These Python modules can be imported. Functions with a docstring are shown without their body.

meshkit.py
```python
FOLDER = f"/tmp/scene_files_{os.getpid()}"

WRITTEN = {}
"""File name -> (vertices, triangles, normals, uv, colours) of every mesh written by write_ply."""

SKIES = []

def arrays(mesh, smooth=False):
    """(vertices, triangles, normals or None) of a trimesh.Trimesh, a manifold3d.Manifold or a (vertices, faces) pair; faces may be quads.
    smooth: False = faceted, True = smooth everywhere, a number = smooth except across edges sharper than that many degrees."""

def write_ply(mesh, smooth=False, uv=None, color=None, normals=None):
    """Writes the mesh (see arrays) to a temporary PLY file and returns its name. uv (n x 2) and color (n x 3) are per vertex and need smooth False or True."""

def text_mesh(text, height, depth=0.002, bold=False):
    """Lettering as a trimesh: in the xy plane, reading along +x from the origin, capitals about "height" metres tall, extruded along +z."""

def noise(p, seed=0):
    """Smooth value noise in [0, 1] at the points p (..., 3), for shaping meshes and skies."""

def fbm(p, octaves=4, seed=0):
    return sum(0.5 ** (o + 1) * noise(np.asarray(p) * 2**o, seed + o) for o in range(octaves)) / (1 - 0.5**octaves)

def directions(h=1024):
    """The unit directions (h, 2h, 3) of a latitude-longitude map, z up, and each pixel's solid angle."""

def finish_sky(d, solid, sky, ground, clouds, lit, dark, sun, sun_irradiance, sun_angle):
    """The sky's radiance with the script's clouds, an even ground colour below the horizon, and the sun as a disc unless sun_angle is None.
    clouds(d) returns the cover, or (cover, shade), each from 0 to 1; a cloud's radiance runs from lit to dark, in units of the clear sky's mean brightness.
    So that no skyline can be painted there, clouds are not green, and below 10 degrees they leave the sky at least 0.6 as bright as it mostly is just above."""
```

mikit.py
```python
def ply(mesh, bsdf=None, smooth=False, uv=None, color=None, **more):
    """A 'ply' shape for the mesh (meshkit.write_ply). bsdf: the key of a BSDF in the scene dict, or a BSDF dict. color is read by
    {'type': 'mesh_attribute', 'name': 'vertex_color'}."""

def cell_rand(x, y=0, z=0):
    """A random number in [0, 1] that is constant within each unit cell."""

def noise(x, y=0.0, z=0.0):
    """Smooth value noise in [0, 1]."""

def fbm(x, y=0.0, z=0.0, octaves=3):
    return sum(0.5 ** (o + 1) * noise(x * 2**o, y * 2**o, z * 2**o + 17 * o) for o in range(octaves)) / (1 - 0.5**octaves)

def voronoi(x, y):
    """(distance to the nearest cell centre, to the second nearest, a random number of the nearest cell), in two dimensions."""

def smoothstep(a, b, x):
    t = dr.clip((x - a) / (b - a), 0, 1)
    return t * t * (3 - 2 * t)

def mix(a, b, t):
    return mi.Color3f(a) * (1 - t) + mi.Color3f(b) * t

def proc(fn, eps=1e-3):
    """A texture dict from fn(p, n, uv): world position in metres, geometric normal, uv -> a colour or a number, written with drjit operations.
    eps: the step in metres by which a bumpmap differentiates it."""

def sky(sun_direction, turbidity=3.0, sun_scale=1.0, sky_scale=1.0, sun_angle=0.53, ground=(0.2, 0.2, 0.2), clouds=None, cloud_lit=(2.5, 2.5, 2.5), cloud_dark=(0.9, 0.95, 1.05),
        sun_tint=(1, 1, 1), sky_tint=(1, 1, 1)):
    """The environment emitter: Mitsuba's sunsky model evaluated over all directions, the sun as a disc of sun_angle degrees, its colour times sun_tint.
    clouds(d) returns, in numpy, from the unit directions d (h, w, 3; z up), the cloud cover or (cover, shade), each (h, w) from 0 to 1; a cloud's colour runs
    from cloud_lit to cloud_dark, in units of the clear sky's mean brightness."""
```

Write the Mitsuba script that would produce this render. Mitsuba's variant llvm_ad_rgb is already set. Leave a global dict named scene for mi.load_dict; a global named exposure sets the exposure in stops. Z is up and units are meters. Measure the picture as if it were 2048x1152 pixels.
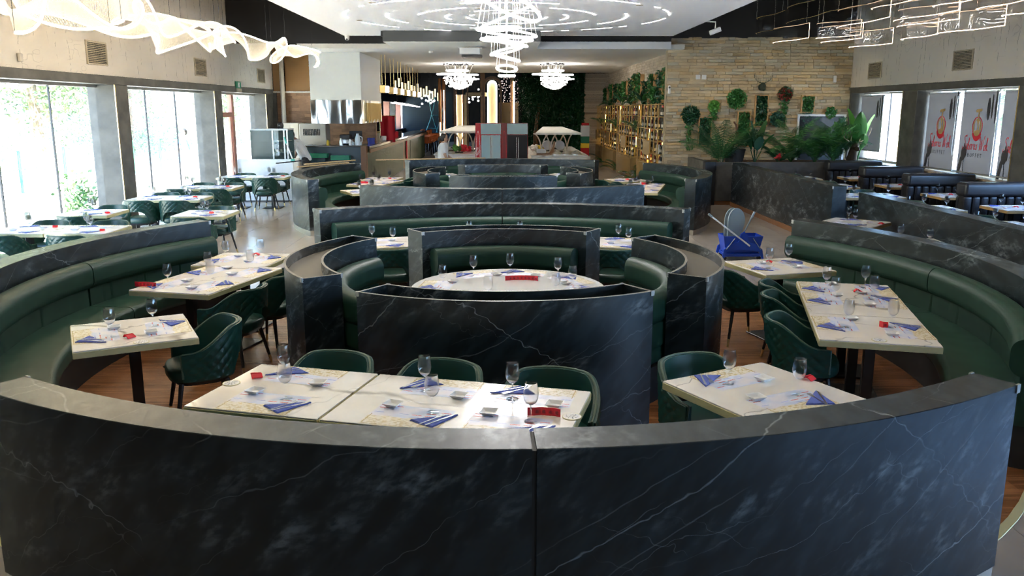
import math, random
import numpy as np, trimesh, drjit as dr, mitsuba as mi, mikit, meshkit
from mikit import noise, fbm, smoothstep, mix, cell_rand, voronoi
from shapely.geometry import Polygon, LineString, box as sbox, Point
from shapely.ops import unary_union
from shapely import affinity
random.seed(7); RNG = np.random.default_rng(7)
scene, labels = {}, {}
TF = mi.ScalarTransform4f
PI = math.pi

# ---------------------------------------------------------------- camera, sky, exposure
F, HC = 1680.0, 2.33
_p = math.atan(358 / F); _s = math.atan(20 * math.cos(_p) / F)
_fw = [math.sin(_s) * math.cos(_p), math.cos(_s) * math.cos(_p), -math.sin(_p)]
scene['camera'] = {'type': 'perspective', 'fov': math.degrees(2 * math.atan(1024 / F)), 'fov_axis': 'x', 'near_clip': 0.05, 'far_clip': 500.0,
                   'to_world': TF().look_at(origin=[0, 0, HC], target=[_fw[0], _fw[1], HC + _fw[2]], up=[0, 0, 1])}
exposure = 2.2
SKY = 3.5
def _clouds(d):
    c = meshkit.fbm(d * np.array([2.2, 2.2, 5.0]) + 3.1, 4, 5)
    return np.clip((c - 0.46) * 4.0, 0, 0.6)
scene['sky'] = mikit.sky([0.05, -0.55, 0.83], turbidity=3.5, sun_scale=2.6 * SKY, sky_scale=3.6 * SKY, ground=(0.35, 0.35, 0.33), clouds=_clouds,
                         cloud_lit=(1.25, 1.6, 1.85), cloud_dark=(0.75, 1.0, 1.2), sky_tint=(0.70, 0.93, 1.22), sun_tint=(0.88, 1.0, 1.06))

# ---------------------------------------------------------------- helpers
_used = {}
def uniq(key):
    if key not in _used:
        _used[key] = 0
        return key
    _used[key] += 1
    return '%s_%03d' % (key, _used[key])
def ref(m): return {'type': 'ref', 'id': m}
def tag(key, label=None, cat=None, group=None, kind=None):
    d = {}
    if label: d['label'] = label
    if cat: d['category'] = cat
    if group: d['group'] = group
    if kind: d['kind'] = kind
    if d: labels[key] = d
    return key
def put(key, mesh, mat, smooth=False, M=None, parent=None, label=None, cat=None, group=None, kind=None, **more):
    key = uniq((parent + '__' if parent else '') + key)
    d = mesh if isinstance(mesh, dict) else mikit.ply(mesh, mat, smooth=smooth)
    d = dict(d)
    if isinstance(mesh, dict) and mat: d['bsdf'] = ref(mat)
    if M is not None: d['to_world'] = TF(np.asarray(M, float))
    d.update(more)
    scene[key] = d
    tag(key, label, cat, group, kind)
    return key
def thing(name, label, cat, group=None): return tag(uniq(name), label, cat, group)
def struct(name, mesh, mat, smooth=False, **k): return put(name, mesh, mat, smooth, kind='structure', **k)
def glow(mesh, rad, w=1.0, smooth=False):
    d = mikit.ply(mesh, 'black', smooth=smooth)
    d['emitter'] = {'type': 'area', 'radiance': {'type': 'rgb', 'value': list(map(float, rad))}, 'sampling_weight': float(w)}
    return d
def place(proto, name, M, label=None, cat=None, group=None):
    """proto: list of (part path, ply dict); one copy of a thing under its own key."""
    key = uniq(name)
    for path, d in proto:
        scene[key + ('__' + path if path else '')] = {**d, 'to_world': TF(np.asarray(M, float))}
    tag(key, label, cat, group)
    return key
def Tm(x=0, y=0, z=0, rz=0, s=1.0):
    c, n = math.cos(math.radians(rz)), math.sin(math.radians(rz))
    sx, sy, sz = (s, s, s) if np.isscalar(s) else s
    return np.array([[c * sx, -n * sy, 0, x], [n * sx, c * sy, 0, y], [0, 0, sz, z], [0, 0, 0, 1.0]])
def Rx(a):
    c, n = math.cos(math.radians(a)), math.sin(math.radians(a)); return np.array([[1, 0, 0, 0], [0, c, -n, 0], [0, n, c, 0], [0, 0, 0, 1.0]])
def Ry(a):
    c, n = math.cos(math.radians(a)), math.sin(math.radians(a)); return np.array([[c, 0, n, 0], [0, 1, 0, 0], [-n, 0, c, 0], [0, 0, 0, 1.0]])
def mv(m, M): m = m.copy(); m.apply_transform(M); return m
def cat(ms): return trimesh.util.concatenate([m for m in ms if m is not None])
def B(x0, x1, y0, y1, z0, z1, b=0.0):
    if b <= 0:
        m = trimesh.creation.box([x1 - x0, y1 - y0, z1 - z0]); m.apply_translation([(x0 + x1) / 2, (y0 + y1) / 2, (z0 + z1) / 2]); return m
    P = []
    for x, sx in ((x0, 1), (x1, -1)):
        for y, sy in ((y0, 1), (y1, -1)):
            for z, sz in ((z0, 1), (z1, -1)):
                P += [(x + sx * b, y + sy * b, z), (x + sx * b, y, z + sz * b), (x, y + sy * b, z + sz * b)]
    return trimesh.convex.convex_hull(np.array(P))
def RB(x0, x1, y0, y1, z0, z1, r, n=3):
    """soft cushion-like box"""
    P = []
    for x, sx in ((x0 + r, -1), (x1 - r, 1)):
        for y, sy in ((y0 + r, -1), (y1 - r, 1)):
            for z, sz in ((z0 + r, -1), (z1 - r, 1)):
                for i in range(n + 1):
                    for j in range(n + 1):
                        t, u = i / n * PI / 2, j / n * PI / 2
                        P.append((x + sx * r * math.sin(u) * math.cos(t), y + sy * r * math.sin(u) * math.sin(t), z + sz * r * math.cos(u)))
    return trimesh.convex.convex_hull(np.array(P))
def lathe(prof, n=24): return trimesh.creation.revolve(np.array(prof, float), sections=n)
def cyl(x, y, z0, z1, r, n=16, r2=None):
    r2 = r if r2 is None else r2
    return mv(lathe([(0, z0), (r, z0), (r2, z1), (0, z1)], n), Tm(x, y))
def tube(pts, r, n=6, closed=False):
    p = np.asarray(pts, float); k = len(p)
    t = (np.roll(p, -1, 0) - np.roll(p, 1, 0)) if closed else np.gradient(p, axis=0)
    t /= np.linalg.norm(t, axis=1, keepdims=True) + 1e-12
    a = np.zeros_like(p); v = np.array([0, 0, 1.0]) if abs(t[0][2]) < 0.9 else np.array([1.0, 0, 0])
    for i in range(k):
        v = v - t[i] * (v @ t[i]); v = v / (np.linalg.norm(v) + 1e-12); a[i] = v
    b = np.cross(t, a); rr = np.broadcast_to(r, (k,))
    ang = np.arange(n) * 2 * PI / n
    V = (p[:, None] + rr[:, None, None] * (np.cos(ang)[None, :, None] * a[:, None] + np.sin(ang)[None, :, None] * b[:, None])).reshape(-1, 3)
    kk = k if closed else k - 1
    i, j = np.meshgrid(np.arange(kk), np.arange(n), indexing='ij'); i2, j2 = (i + 1) % k, (j + 1) % n
    q = np.stack([i * n + j, i * n + j2, i2 * n + j2, i2 * n + j], -1).reshape(-1, 4)
    f = np.vstack([q[:, [0, 1, 2]], q[:, [0, 2, 3]]])
    if not closed:
        V = np.vstack([V, p[:1], p[-1:]]); c0, c1 = len(V) - 2, len(V) - 1; j = np.arange(n)
        f = np.vstack([f, np.stack([j * 0 + c0, (j + 1) % n, j], 1), np.stack([j * 0 + c1, (k - 1) * n + j, (k - 1) * n + (j + 1) % n], 1)])
    return trimesh.Trimesh(V, f, process=False)
def ext(poly, h, z=0.0):
    gs = getattr(poly, 'geoms', [poly])
    m = cat([trimesh.creation.extrude_polygon(g, h, engine='earcut') for g in gs if g.area > 1e-9]); m.apply_translation([0, 0, z]); return m
def gridmesh(P, closed_u=False):
    """P (nu, nv, 3) -> mesh"""
    nu, nv = P.shape[:2]; V = P.reshape(-1, 3); ku = nu if closed_u else nu - 1
    i, j = np.meshgrid(np.arange(ku), np.arange(nv - 1), indexing='ij'); i2 = (i + 1) % nu
    q = np.stack([i * nv + j, i2 * nv + j, i2 * nv + j + 1, i * nv + j + 1], -1).reshape(-1, 4)
    return trimesh.Trimesh(V, np.vstack([q[:, [0, 1, 2]], q[:, [0, 2, 3]]]), process=False)
def arc(prof, a0, a1, n, cx=0, cy=0, mod=None):
    """closed (r, z) profile swept round (cx, cy), angles in degrees; mod(s in 0..1, r, z) -> r"""
    prof = np.array(prof, float); k = len(prof); A = np.radians(np.linspace(a0, a1, n + 1))
    R = np.repeat(prof[None, :, 0], n + 1, 0)
    if mod is not None: R = mod(np.linspace(0, 1, n + 1)[:, None], R, prof[None, :, 1])
    P = np.stack([cx + R * np.cos(A)[:, None], cy + R * np.sin(A)[:, None], np.repeat(prof[None, :, 1], n + 1, 0)], -1)
    V = P.reshape(-1, 3)
    i, j = np.meshgrid(np.arange(n), np.arange(k), indexing='ij'); j2 = (j + 1) % k
    q = np.stack([i * k + j, i * k + j2, (i + 1) * k + j2, (i + 1) * k + j], -1).reshape(-1, 4)
    f = np.vstack([q[:, [0, 1, 2]], q[:, [0, 2, 3]]])
    vv, tri = trimesh.creation.triangulate_polygon(Polygon(prof), engine='earcut')
    m = np.array([int(np.argmin(((prof - v) ** 2).sum(1))) for v in vv]); tri = m[tri]
    f = np.vstack([f, tri, (tri + n * k)[:, ::-1]])
    me = trimesh.Trimesh(V, f, process=False)
    # caps may face either way: make the shell consistent, then outward
    trimesh.repair.fix_winding(me)
    if me.volume < 0: me.invert()
    return me
def rrect(r0, r1, z0, z1, c, n=3):
    """rounded rectangle profile"""
    o = []
    for (cx, cz, s) in ((r1 - c, z0 + c, -90), (r1 - c, z1 - c, 0), (r0 + c, z1 - c, 90), (r0 + c, z0 + c, 180)):
        for i in range(n + 1):
            t = math.radians(s + 90 * i / n); o.append((cx + c * math.cos(t), cz + c * math.sin(t)))
    return o

# ---------------------------------------------------------------- materials
def col(*c): return {'type': 'rgb', 'value': list(c)}
def P_(name, c, rough=0.5, metal=0.0, two=True, bump=None, **k):
    b = {'type': 'principled', 'base_color': c if isinstance(c, dict) else col(*c), 'roughness': rough, 'metallic': metal, **k}
    if bump: b = {'type': 'bumpmap', 'arbitrary': bump[0], 'scale': bump[1], 'bsdf': b}
    scene[name] = {'type': 'twosided', 'bsdf': b} if two else b
def ridge(p, n, freq, warp, wf, width, seed, lo=0.42, hi=0.62):
    d = (p.x * n[0] + p.y * n[1] + p.z * n[2]) * freq + warp * fbm(p.x * wf + seed, p.y * wf, p.z * wf, 4) + seed * 0.37
    fr = dr.abs(d - dr.floor(d) - 0.5)
    m = smoothstep(lo, hi, fbm(p.x * 1.3 + seed * 3.1 + dr.floor(d) * 5.3, p.y * 1.3, p.z * 1.3, 2))
    return (1 - smoothstep(0.0, width, fr)) * m
def dark_marble(p, n, uv):
    j = 0.03 * noise(p.x * 26, p.y * 26, p.z * 26)
    q = mi.Point3f(p.x + j, p.y + j, p.z + j)
    v = 0.8 * ridge(q, (0.52, 0.45, 0.80), 0.95, 0.16, 1.1, 0.0055, 1.0)
    v = v + 0.65 * ridge(q, (-0.60, 0.45, 0.85), 0.9, 0.20, 1.2, 0.0055, 5.0)
    v = v + 0.40 * ridge(q, (-0.38, 0.30, 1.0), 2.3, 0.5, 1.6, 0.012, 9.0, 0.45, 0.66)
    v = v + 0.30 * ridge(q, (-0.50, -0.50, 0.9), 4.1, 0.9, 1.5, 0.022, 12.0, 0.5, 0.7)
    v = v + 0.4 * ridge(q, (-0.6, 0.5, 0.9), 5.5, 1.8, 1.6, 0.016, 15.0, 0.55, 0.70) + 0.35 * ridge(q, (0.45, 0.4, 0.85), 6.5, 2.2, 1.8, 0.016, 19.0, 0.56, 0.70)
    h = fbm(p.x * 1.5 - p.z * 1.0, p.y * 1.5, p.z * 2.6, 4)
    st = fbm((p.x * 0.62 + p.z * 0.78) * 6, p.y * 6, (p.z * 0.62 - p.x * 0.78) * 13, 5)
    fine = fbm(p.x * 24 + 2 * st, p.y * 24, p.z * 40 - p.x * 12, 4)
    haze = smoothstep(0.46, 0.74, h) * smoothstep(0.42, 0.78, st) * smoothstep(0.25, 0.75, fine) * 1.3
    base = mix((0.0030, 0.0042, 0.005), (0.011, 0.021, 0.027), smoothstep(0.3, 0.7, st) * 0.6 + 0.4 * h)
    return mix(base, (0.20, 0.23, 0.245), dr.clip(0.9 * v * (0.4 + 0.9 * fine) + 0.6 * haze, 0, 1))
P_('dark_marble', mikit.proc(dark_marble), 0.33, specular=0.5)
def white_marble(p, n, uv):
    v = ridge(p, (0.5, 0.85, 0), 1.35, 1.1, 1.7, 0.06, 3.0, 0.20, 0.36)
    w = ridge(p, (-0.75, 0.6, 0), 2.1, 1.4, 2.3, 0.026, 7.0, 0.28, 0.44)
    cl = fbm(p.x * 7, p.y * 7, 2.0, 3)
    b = mix((0.76, 0.72, 0.65), (0.83, 0.80, 0.74), cl)
    return mix(mix(b, (0.30, 0.27, 0.23), 0.95 * v * (0.5 + cl)), (0.30, 0.28, 0.25), 0.7 * w)
P_('white_marble', mikit.proc(white_marble), 0.13, specular=0.5)
def leather_col(p, n, uv):
    return mix((0.008, 0.031, 0.021), (0.012, 0.041, 0.028), fbm(p.x * 9, p.y * 9, p.z * 9, 2))
P_('green_leather', mikit.proc(leather_col), 0.46, specular=0.25)
P_('chair_leather', (0.006, 0.038, 0.031), 0.36, specular=0.5)
P_('piping', (0.05, 0.085, 0.06), 0.4)
P_('black_leather', (0.018, 0.018, 0.021), 0.33, specular=0.5)
P_('black', (0.01, 0.01, 0.01), 0.6)
P_('black_metal', (0.012, 0.012, 0.014), 0.35, specular=0.5)
P_('brass', (0.80, 0.62, 0.30), 0.28, 1.0)
P_('gold_edge', (0.62, 0.56, 0.30), 0.42, 0.35)
P_('wood_edge', (0.50, 0.31, 0.12), 0.45)
P_('steel', (0.75, 0.75, 0.74), 0.2, 1.0)
P_('trim_metal', (0.52, 0.50, 0.46), 0.35, 0.8); P_('rim_edge', (0.20, 0.185, 0.16), 0.4, 0.2)
P_('white_plain', (0.80, 0.80, 0.78), 0.45)
P_('white_gloss', (0.90, 0.90, 0.89), 0.25)
P_('ceiling_white', (0.88, 0.88, 0.85), 0.7)
P_('ceiling_cream', (0.80, 0.78, 0.70), 0.7)
P_('void_black', (0.008, 0.008, 0.010), 0.8)
P_('napkin_blue', (0.055, 0.085, 0.33), 0.8)
P_('red_card', (0.62, 0.012, 0.022), 0.4)
P_('dark_print', (0.12, 0.004, 0.01), 0.6)
P_('skirting_wood', (0.22, 0.09, 0.03), 0.4)
P_('tray_floor', (0.10, 0.085, 0.065), 0.45)
scene['glass'] = {'type': 'dielectric', 'int_ior': 1.5, 'ext_ior': 1.0}
scene['pane'] = {'type': 'thindielectric', 'int_ior': 1.5, 'ext_ior': 1.0, 'specular_transmittance': col(0.93, 0.97, 0.96)}
def mat_print(p, n, uv):
    """placemat print: a brown engraved townscape along the diner's edge, lilac-blue menu blocks with red lines above it"""
    u, v = uv.x, uv.y
    sky_ = smoothstep(0.40, 0.46, v + 0.07 * (fbm(u * 9, 0.5, 0.0, 2) - 0.5))
    tex = fbm(u * 34, v * 30, 1.0, 3)
    town = mix((0.80, 0.75, 0.62), (0.58, 0.48, 0.25), smoothstep(0.42, 0.68, tex))
    cu, cv = u * 6, v * 9
    blk = cell_rand(cu, cv, 3); fu, fv = cu - dr.floor(cu), cv - dr.floor(cv)
    ins = (fu > 0.12) & (fu < 0.88) & (fv > 0.3) & (fv < 0.55)
    top = mix((0.76, 0.75, 0.82), (0.62, 0.68, 0.84), smoothstep(0.35, 0.7, fbm(u * 5, v * 5, 4.0, 2)))
    top = dr.select(ins & (blk > 0.72), mi.Color3f(0.62, 0.16, 0.14), top)
    top = dr.select(ins & (blk < 0.25), mi.Color3f(0.40, 0.46, 0.75), top)
    e = dr.minimum(dr.minimum(u, 1 - u) * 1.45, dr.minimum(v, 1 - v))
    c = mix(town, top, sky_)
    return dr.select((e > 0.025) & (e < 0.045) & (v < 0.5), mi.Color3f(0.45, 0.33, 0.12), c)
P_('placemat_print', mikit.proc(mat_print), 0.35)
def plank_col(p, n, uv):
    g = fbm(p.x * 3.0, p.y * 60, 1.0, 3); r = cell_rand(p.y / 0.16, dr.floor(p.x / 1.7 + 0.37 * dr.floor(p.y / 0.16)), 2)
    return mix(mix((0.10, 0.038, 0.014), (0.19, 0.078, 0.030), r), (0.26, 0.115, 0.05), smoothstep(0.45, 0.75, g) * 0.7)
P_('wood_plank', mikit.proc(plank_col), 0.30, specular=0.5)
def tile_col(p, n, uv):
    s = fbm(p.x * 2.5, p.y * 0.9, 1.0, 4); r = cell_rand(p.x / 0.6, p.y / 0.6, 5)
    return mix(mix((0.21, 0.185, 0.16), (0.31, 0.275, 0.24), s), (0.37, 0.33, 0.29), 0.25 * r)
P_('floor_tile', mikit.proc(tile_col), 0.16, specular=0.5)
P_('grout', (0.22, 0.20, 0.17), 0.8)
def paper_col(p, n, uv):
    q = p.y
    cx = q * 5.0; ci = dr.floor(cx); wob = (noise(p.z * 4, ci, 1.0) - 0.5) * 0.35 + (noise(p.z * 30, ci, 2.0) - 0.5) * 0.10
    d = dr.abs(cx - ci - 0.5 + (cell_rand(ci, 3, 1) - 0.5) * 0.5 + wob + (p.z - 3.5) * 0.12)
    seg = smoothstep(0.56, 0.68, noise(p.z * 1.7 + ci * 7.3, ci, 4.0)) * smoothstep(0.3, 0.6, noise(p.z * 26, ci, 9.0))
    s = (1 - smoothstep(0.01, 0.07, d)) * seg
    hx = noise(q * 5, p.z * 12, 2.0); tick = (1 - smoothstep(0.0, 0.05, dr.abs(hx - 0.62))) * smoothstep(0.66, 0.8, noise(q * 1.6, p.z * 2.4, 8.0))
    b = mix((0.70, 0.64, 0.54), (0.77, 0.71, 0.61), fbm(q * 1.5, p.z * 1.5, 0.0, 2))
    return mix(b, (0.25, 0.22, 0.17), dr.clip(0.7 * s + 0.3 * tick, 0, 1))
P_('wallpaper', mikit.proc(paper_col), 0.75, specular=0.2)
def trim_col(p, n, uv):
    return mix((0.030, 0.030, 0.028), (0.105, 0.100, 0.090), fbm(p.x * 5, p.y * 5, p.z * 5, 4))
P_('dark_concrete', mikit.proc(trim_col), 0.55)
def stone_fn(c):
    def f(p, n, uv):
        g = fbm(p.x * 5, p.y * 5, p.z * 26, 4); h = fbm(p.x * 1.4 + 3, p.y, p.z * 11, 2)
        return mix(mix(tuple(0.62 * x for x in c), tuple(1.25 * x for x in c), g), (0.36, 0.25, 0.13), 0.45 * smoothstep(0.5, 0.75, h))
    return f
for _n, _c in (('a', (0.46, 0.34, 0.19)), ('b', (0.54, 0.44, 0.29)), ('c', (0.36, 0.29, 0.20)), ('d', (0.60, 0.51, 0.36)), ('e', (0.46, 0.42, 0.33))): P_('stone_' + _n, mikit.proc(stone_fn(_c)), 0.85)
P_('mortar', (0.30, 0.24, 0.16), 0.9)

# ================================================================ THE SETTING
RC = [(0.0, 7.42), (0.0, 18.13)]          # the two seating rings
RO, RI, HD = 4.39, 4.17, 1.05
LX, RX, ZT = -7.0, 9.35, 2.76
fl = struct('floor', B(-7.6, 9.9, -6.2, 62.3, -0.14, -0.03), 'grout')
discs = [Point(*c).buffer(4.16, 48) for c in RC]
tiles = []
for i in range(-12, 16):
    for j in range(-4, 52):
        x0, y0 = i * 0.6 - 0.1, j * 1.2 + (0.6 if i % 2 else 0)
        if x0 < -7.55 or x0 > 9.3: continue
        p = sbox(x0 + 0.002, y0 + 0.002, x0 + 0.598, y0 + 1.198)
        for d in discs:
            p = p.difference(d.buffer(0.055))
        if p.is_empty: continue
        cx, cy = x0 + 0.3, y0 + 0.6
        vis = cy > 3 and abs(cx) < cy * 0.64 and not any(math.hypot(cx - c[0], cy - c[1]) < 4.0 for c in RC)
        tiles.append(((math.hypot(cx, cy) if vis and y0 < 45 else 1e3 + cy), p))
tiles.sort(key=lambda t: t[0])
for d, p in tiles[:290]: put('tile', ext(p, 0.03, -0.03), 'floor_tile', parent='floor')
put('tile_field', cat([ext(p, 0.03, -0.03) for d, p in tiles[290:]]), 'floor_tile', parent='floor', kind='stuff')
far_planks = []
for k, c in enumerate(RC):
    n = 0
    for j in range(-27, 27):
        for i in range(-4, 5):
            x0, y0 = i * 1.6 + (j * 0.53) % 1.6, j * 0.16
            p = sbox(x0 + 0.001, y0 + 0.001, x0 + 1.599, y0 + 0.159).intersection(Point(0, 0).buffer(4.16, 48))
            if p.area < 0.004: continue
            m = ext(p, 0.03, -0.03); m.apply_translation([c[0], c[1], 0])
            if k == 0 and n < 295: n += 1; put('wood_plank', m, 'wood_plank', parent='floor')
            else: far_planks.append(m)
    put('edge_strip', arc(rrect(4.16, 4.215, -0.03, 0.004, 0.002, 1), 0, 360, 96, *c), 'gold_edge', parent='floor')
put('plank_field', cat(far_planks), 'wood_plank', parent='floor', kind='stuff')

# --- left wall with full-height window bays
ly0, ly1 = -6.0, 26.45
wl = struct('wall_left', B(-7.5, LX, ly0, ly1, ZT + 0.15, 5.5), 'wallpaper')
struct('trim_1', B(-7.5, LX + 0.02, ly0, ly1, ZT, ZT + 0.15, 0.004), 'dark_concrete')
colsL = [(-6.0, -5.2), (-0.37, 0.17), (4.98, 5.52), (10.33, 10.87), (15.68, 16.22), (21.05, 21.6), (25.6, 26.45)]
for a, b in colsL:
    put('column', B(-7.5, LX, a, b, 0, ZT, 0.006), 'dark_concrete', parent='wall_left')
    put('corner_strip', B(LX - 0.012, LX + 0.006, a - 0.006, a + 0.02, 0, ZT), 'brass', parent='wall_left')
for k in range(len(colsL) - 1):
    a, b = colsL[k][1], colsL[k + 1][0]
    if k < 2:
        put('solid_bay', B(-7.4, LX - .05, a, b, 0, ZT), 'dark_concrete', parent='wall_left'); continue
    wk = struct('window_%d' % (k + 1), cat([B(-7.40, -7.33, a, b, 0, 0.05), B(-7.40, -7.33, a, b, ZT - 0.05, ZT)]), 'trim_metal')
    n = 3; st = (b - a) / n
    for i in range(n):
        ya, yb = a + i * st, a + (i + 1) * st
        g = trimesh.Trimesh([[-7.36, ya, 0.05], [-7.36, yb, 0.05], [-7.36, yb, ZT - .05], [-7.36, ya, ZT - .05]], [[0, 1, 2], [0, 2, 3]])
        put('pane', g, 'pane', parent=wk)
        if i and k < 5: put('glass_joint', B(-7.375, -7.345, ya - 0.008, ya + 0.008, 0.05, ZT - 0.05), 'black_metal', parent=wk)
P_('door_frame', (0.42, 0.20, 0.15), 0.45)
dk = struct('door_1', cat([B(-7.42, -7.30, 22.35, 22.53, 0, ZT - .05, .005), B(-7.42, -7.30, 23.3, 23.48, 0, ZT - .05, .005), B(-7.42, -7.30, 22.53, 23.3, 2.12, 2.24, .005)]), 'door_frame')
put('door_leaf', cat([B(-7.38, -7.33, 23.2, 23.26, 0, 2.12), B(-7.38, -7.33, 22.53, 22.58, 0, 2.12)]), 'door_frame', parent=dk)
P_('grille', (0.42, 0.36, 0.26), 0.5)
def vent(name, plane, y, z, w, h, label, side):
    t = thing(name, label, 'vent', 'grilles in the side walls')
    x = LX if side < 0 else RX
    s = 0.025 * (1 if side < 0 else -1)
    def bx(a, b, c, d): return B(min(x, x + s), max(x, x + s), a, b, c, d)
    put('frame', cat([bx(y - w / 2, y + w / 2, z + h / 2 - .03, z + h / 2), bx(y - w / 2, y + w / 2, z - h / 2, z - h / 2 + .03), bx(y - w / 2, y - w / 2 + .03, z - h / 2, z + h / 2), bx(y + w / 2 - .03, y + w / 2, z - h / 2, z + h / 2)]), 'grille', parent=t)
    put('backing', B(min(x, x + s * .2), max(x, x + s * .2), y - w / 2, y + w / 2, z - h / 2, z + h / 2), 'black', parent=t)
    for i in range(11):
        zz = z - h / 2 + .05 + i * (h - .1) / 10
        put('slat', mv(B(-.012, .012, -w / 2 + .03, w / 2 - .03, -.003, .003), Tm(x + s * .6, y, zz) @ Ry(35)), 'grille', parent=t)
vent('wall_vent', -1, 15.1, 3.27, 0.75, 0.40, 'beige louvred vent nearest the camera on the left wall', -1)
vent('wall_vent', -1, 20.2, 3.27, 0.75, 0.40, 'beige louvred vent midway along the left wall', -1)
vent('wall_vent', -1, 25.2, 3.27, 0.75, 0.40, 'beige louvred vent at the far end of the left wall', -1)
vent('wall_vent', 1, 21.6, 3.27, 0.75, 0.40, 'grey louvred vent beside the stone wall on the right', 1)
vent('wall_vent', 1, 17.5, 3.30, 0.75, 0.40, 'grey louvred vent above the printed blinds on the right', 1)

# --- right wall with sill, windows and piers
SZ = 1.0
struct('wall_right', B(RX, 9.9, ly0, 23.05, ZT + 0.13, 5.5), 'wallpaper')
put('lower_wall', B(RX + .28, 9.9, ly0, 23.05, 0, SZ - 0.04), 'dark_concrete', parent='wall_right')
struct('trim_2', B(RX - 0.02, 9.9, ly0, 23.05, ZT - 0.02, ZT + 0.13, 0.004), 'dark_concrete')
P_('sill_wood', (0.55, 0.40, 0.24), 0.3)
struct('trim_3', B(RX - 0.05, 9.75, ly0, 23.0, SZ - 0.04, SZ, 0.005), 'sill_wood')
put('panel_below', B(RX, RX + .28, ly0, 23.05, 0, SZ - 0.04), 'dark_concrete', parent='wall_right')
colsR = [(-6.0, -5.5), (-0.6, 0.0), (4.6, 5.2), (9.75, 10.35), (14.9, 15.5), (19.3, 20.0), (22.95, 23.05)]
for a, b in colsR:
    put('column', B(RX, 9.9, a, b, SZ, ZT, 0.006), 'dark_concrete', parent='wall_right')
    if a < 22: put('corner_strip', B(RX - 0.006, RX + 0.012, b - .02, b + 0.006, SZ, ZT), 'brass', parent='wall_right')
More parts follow.
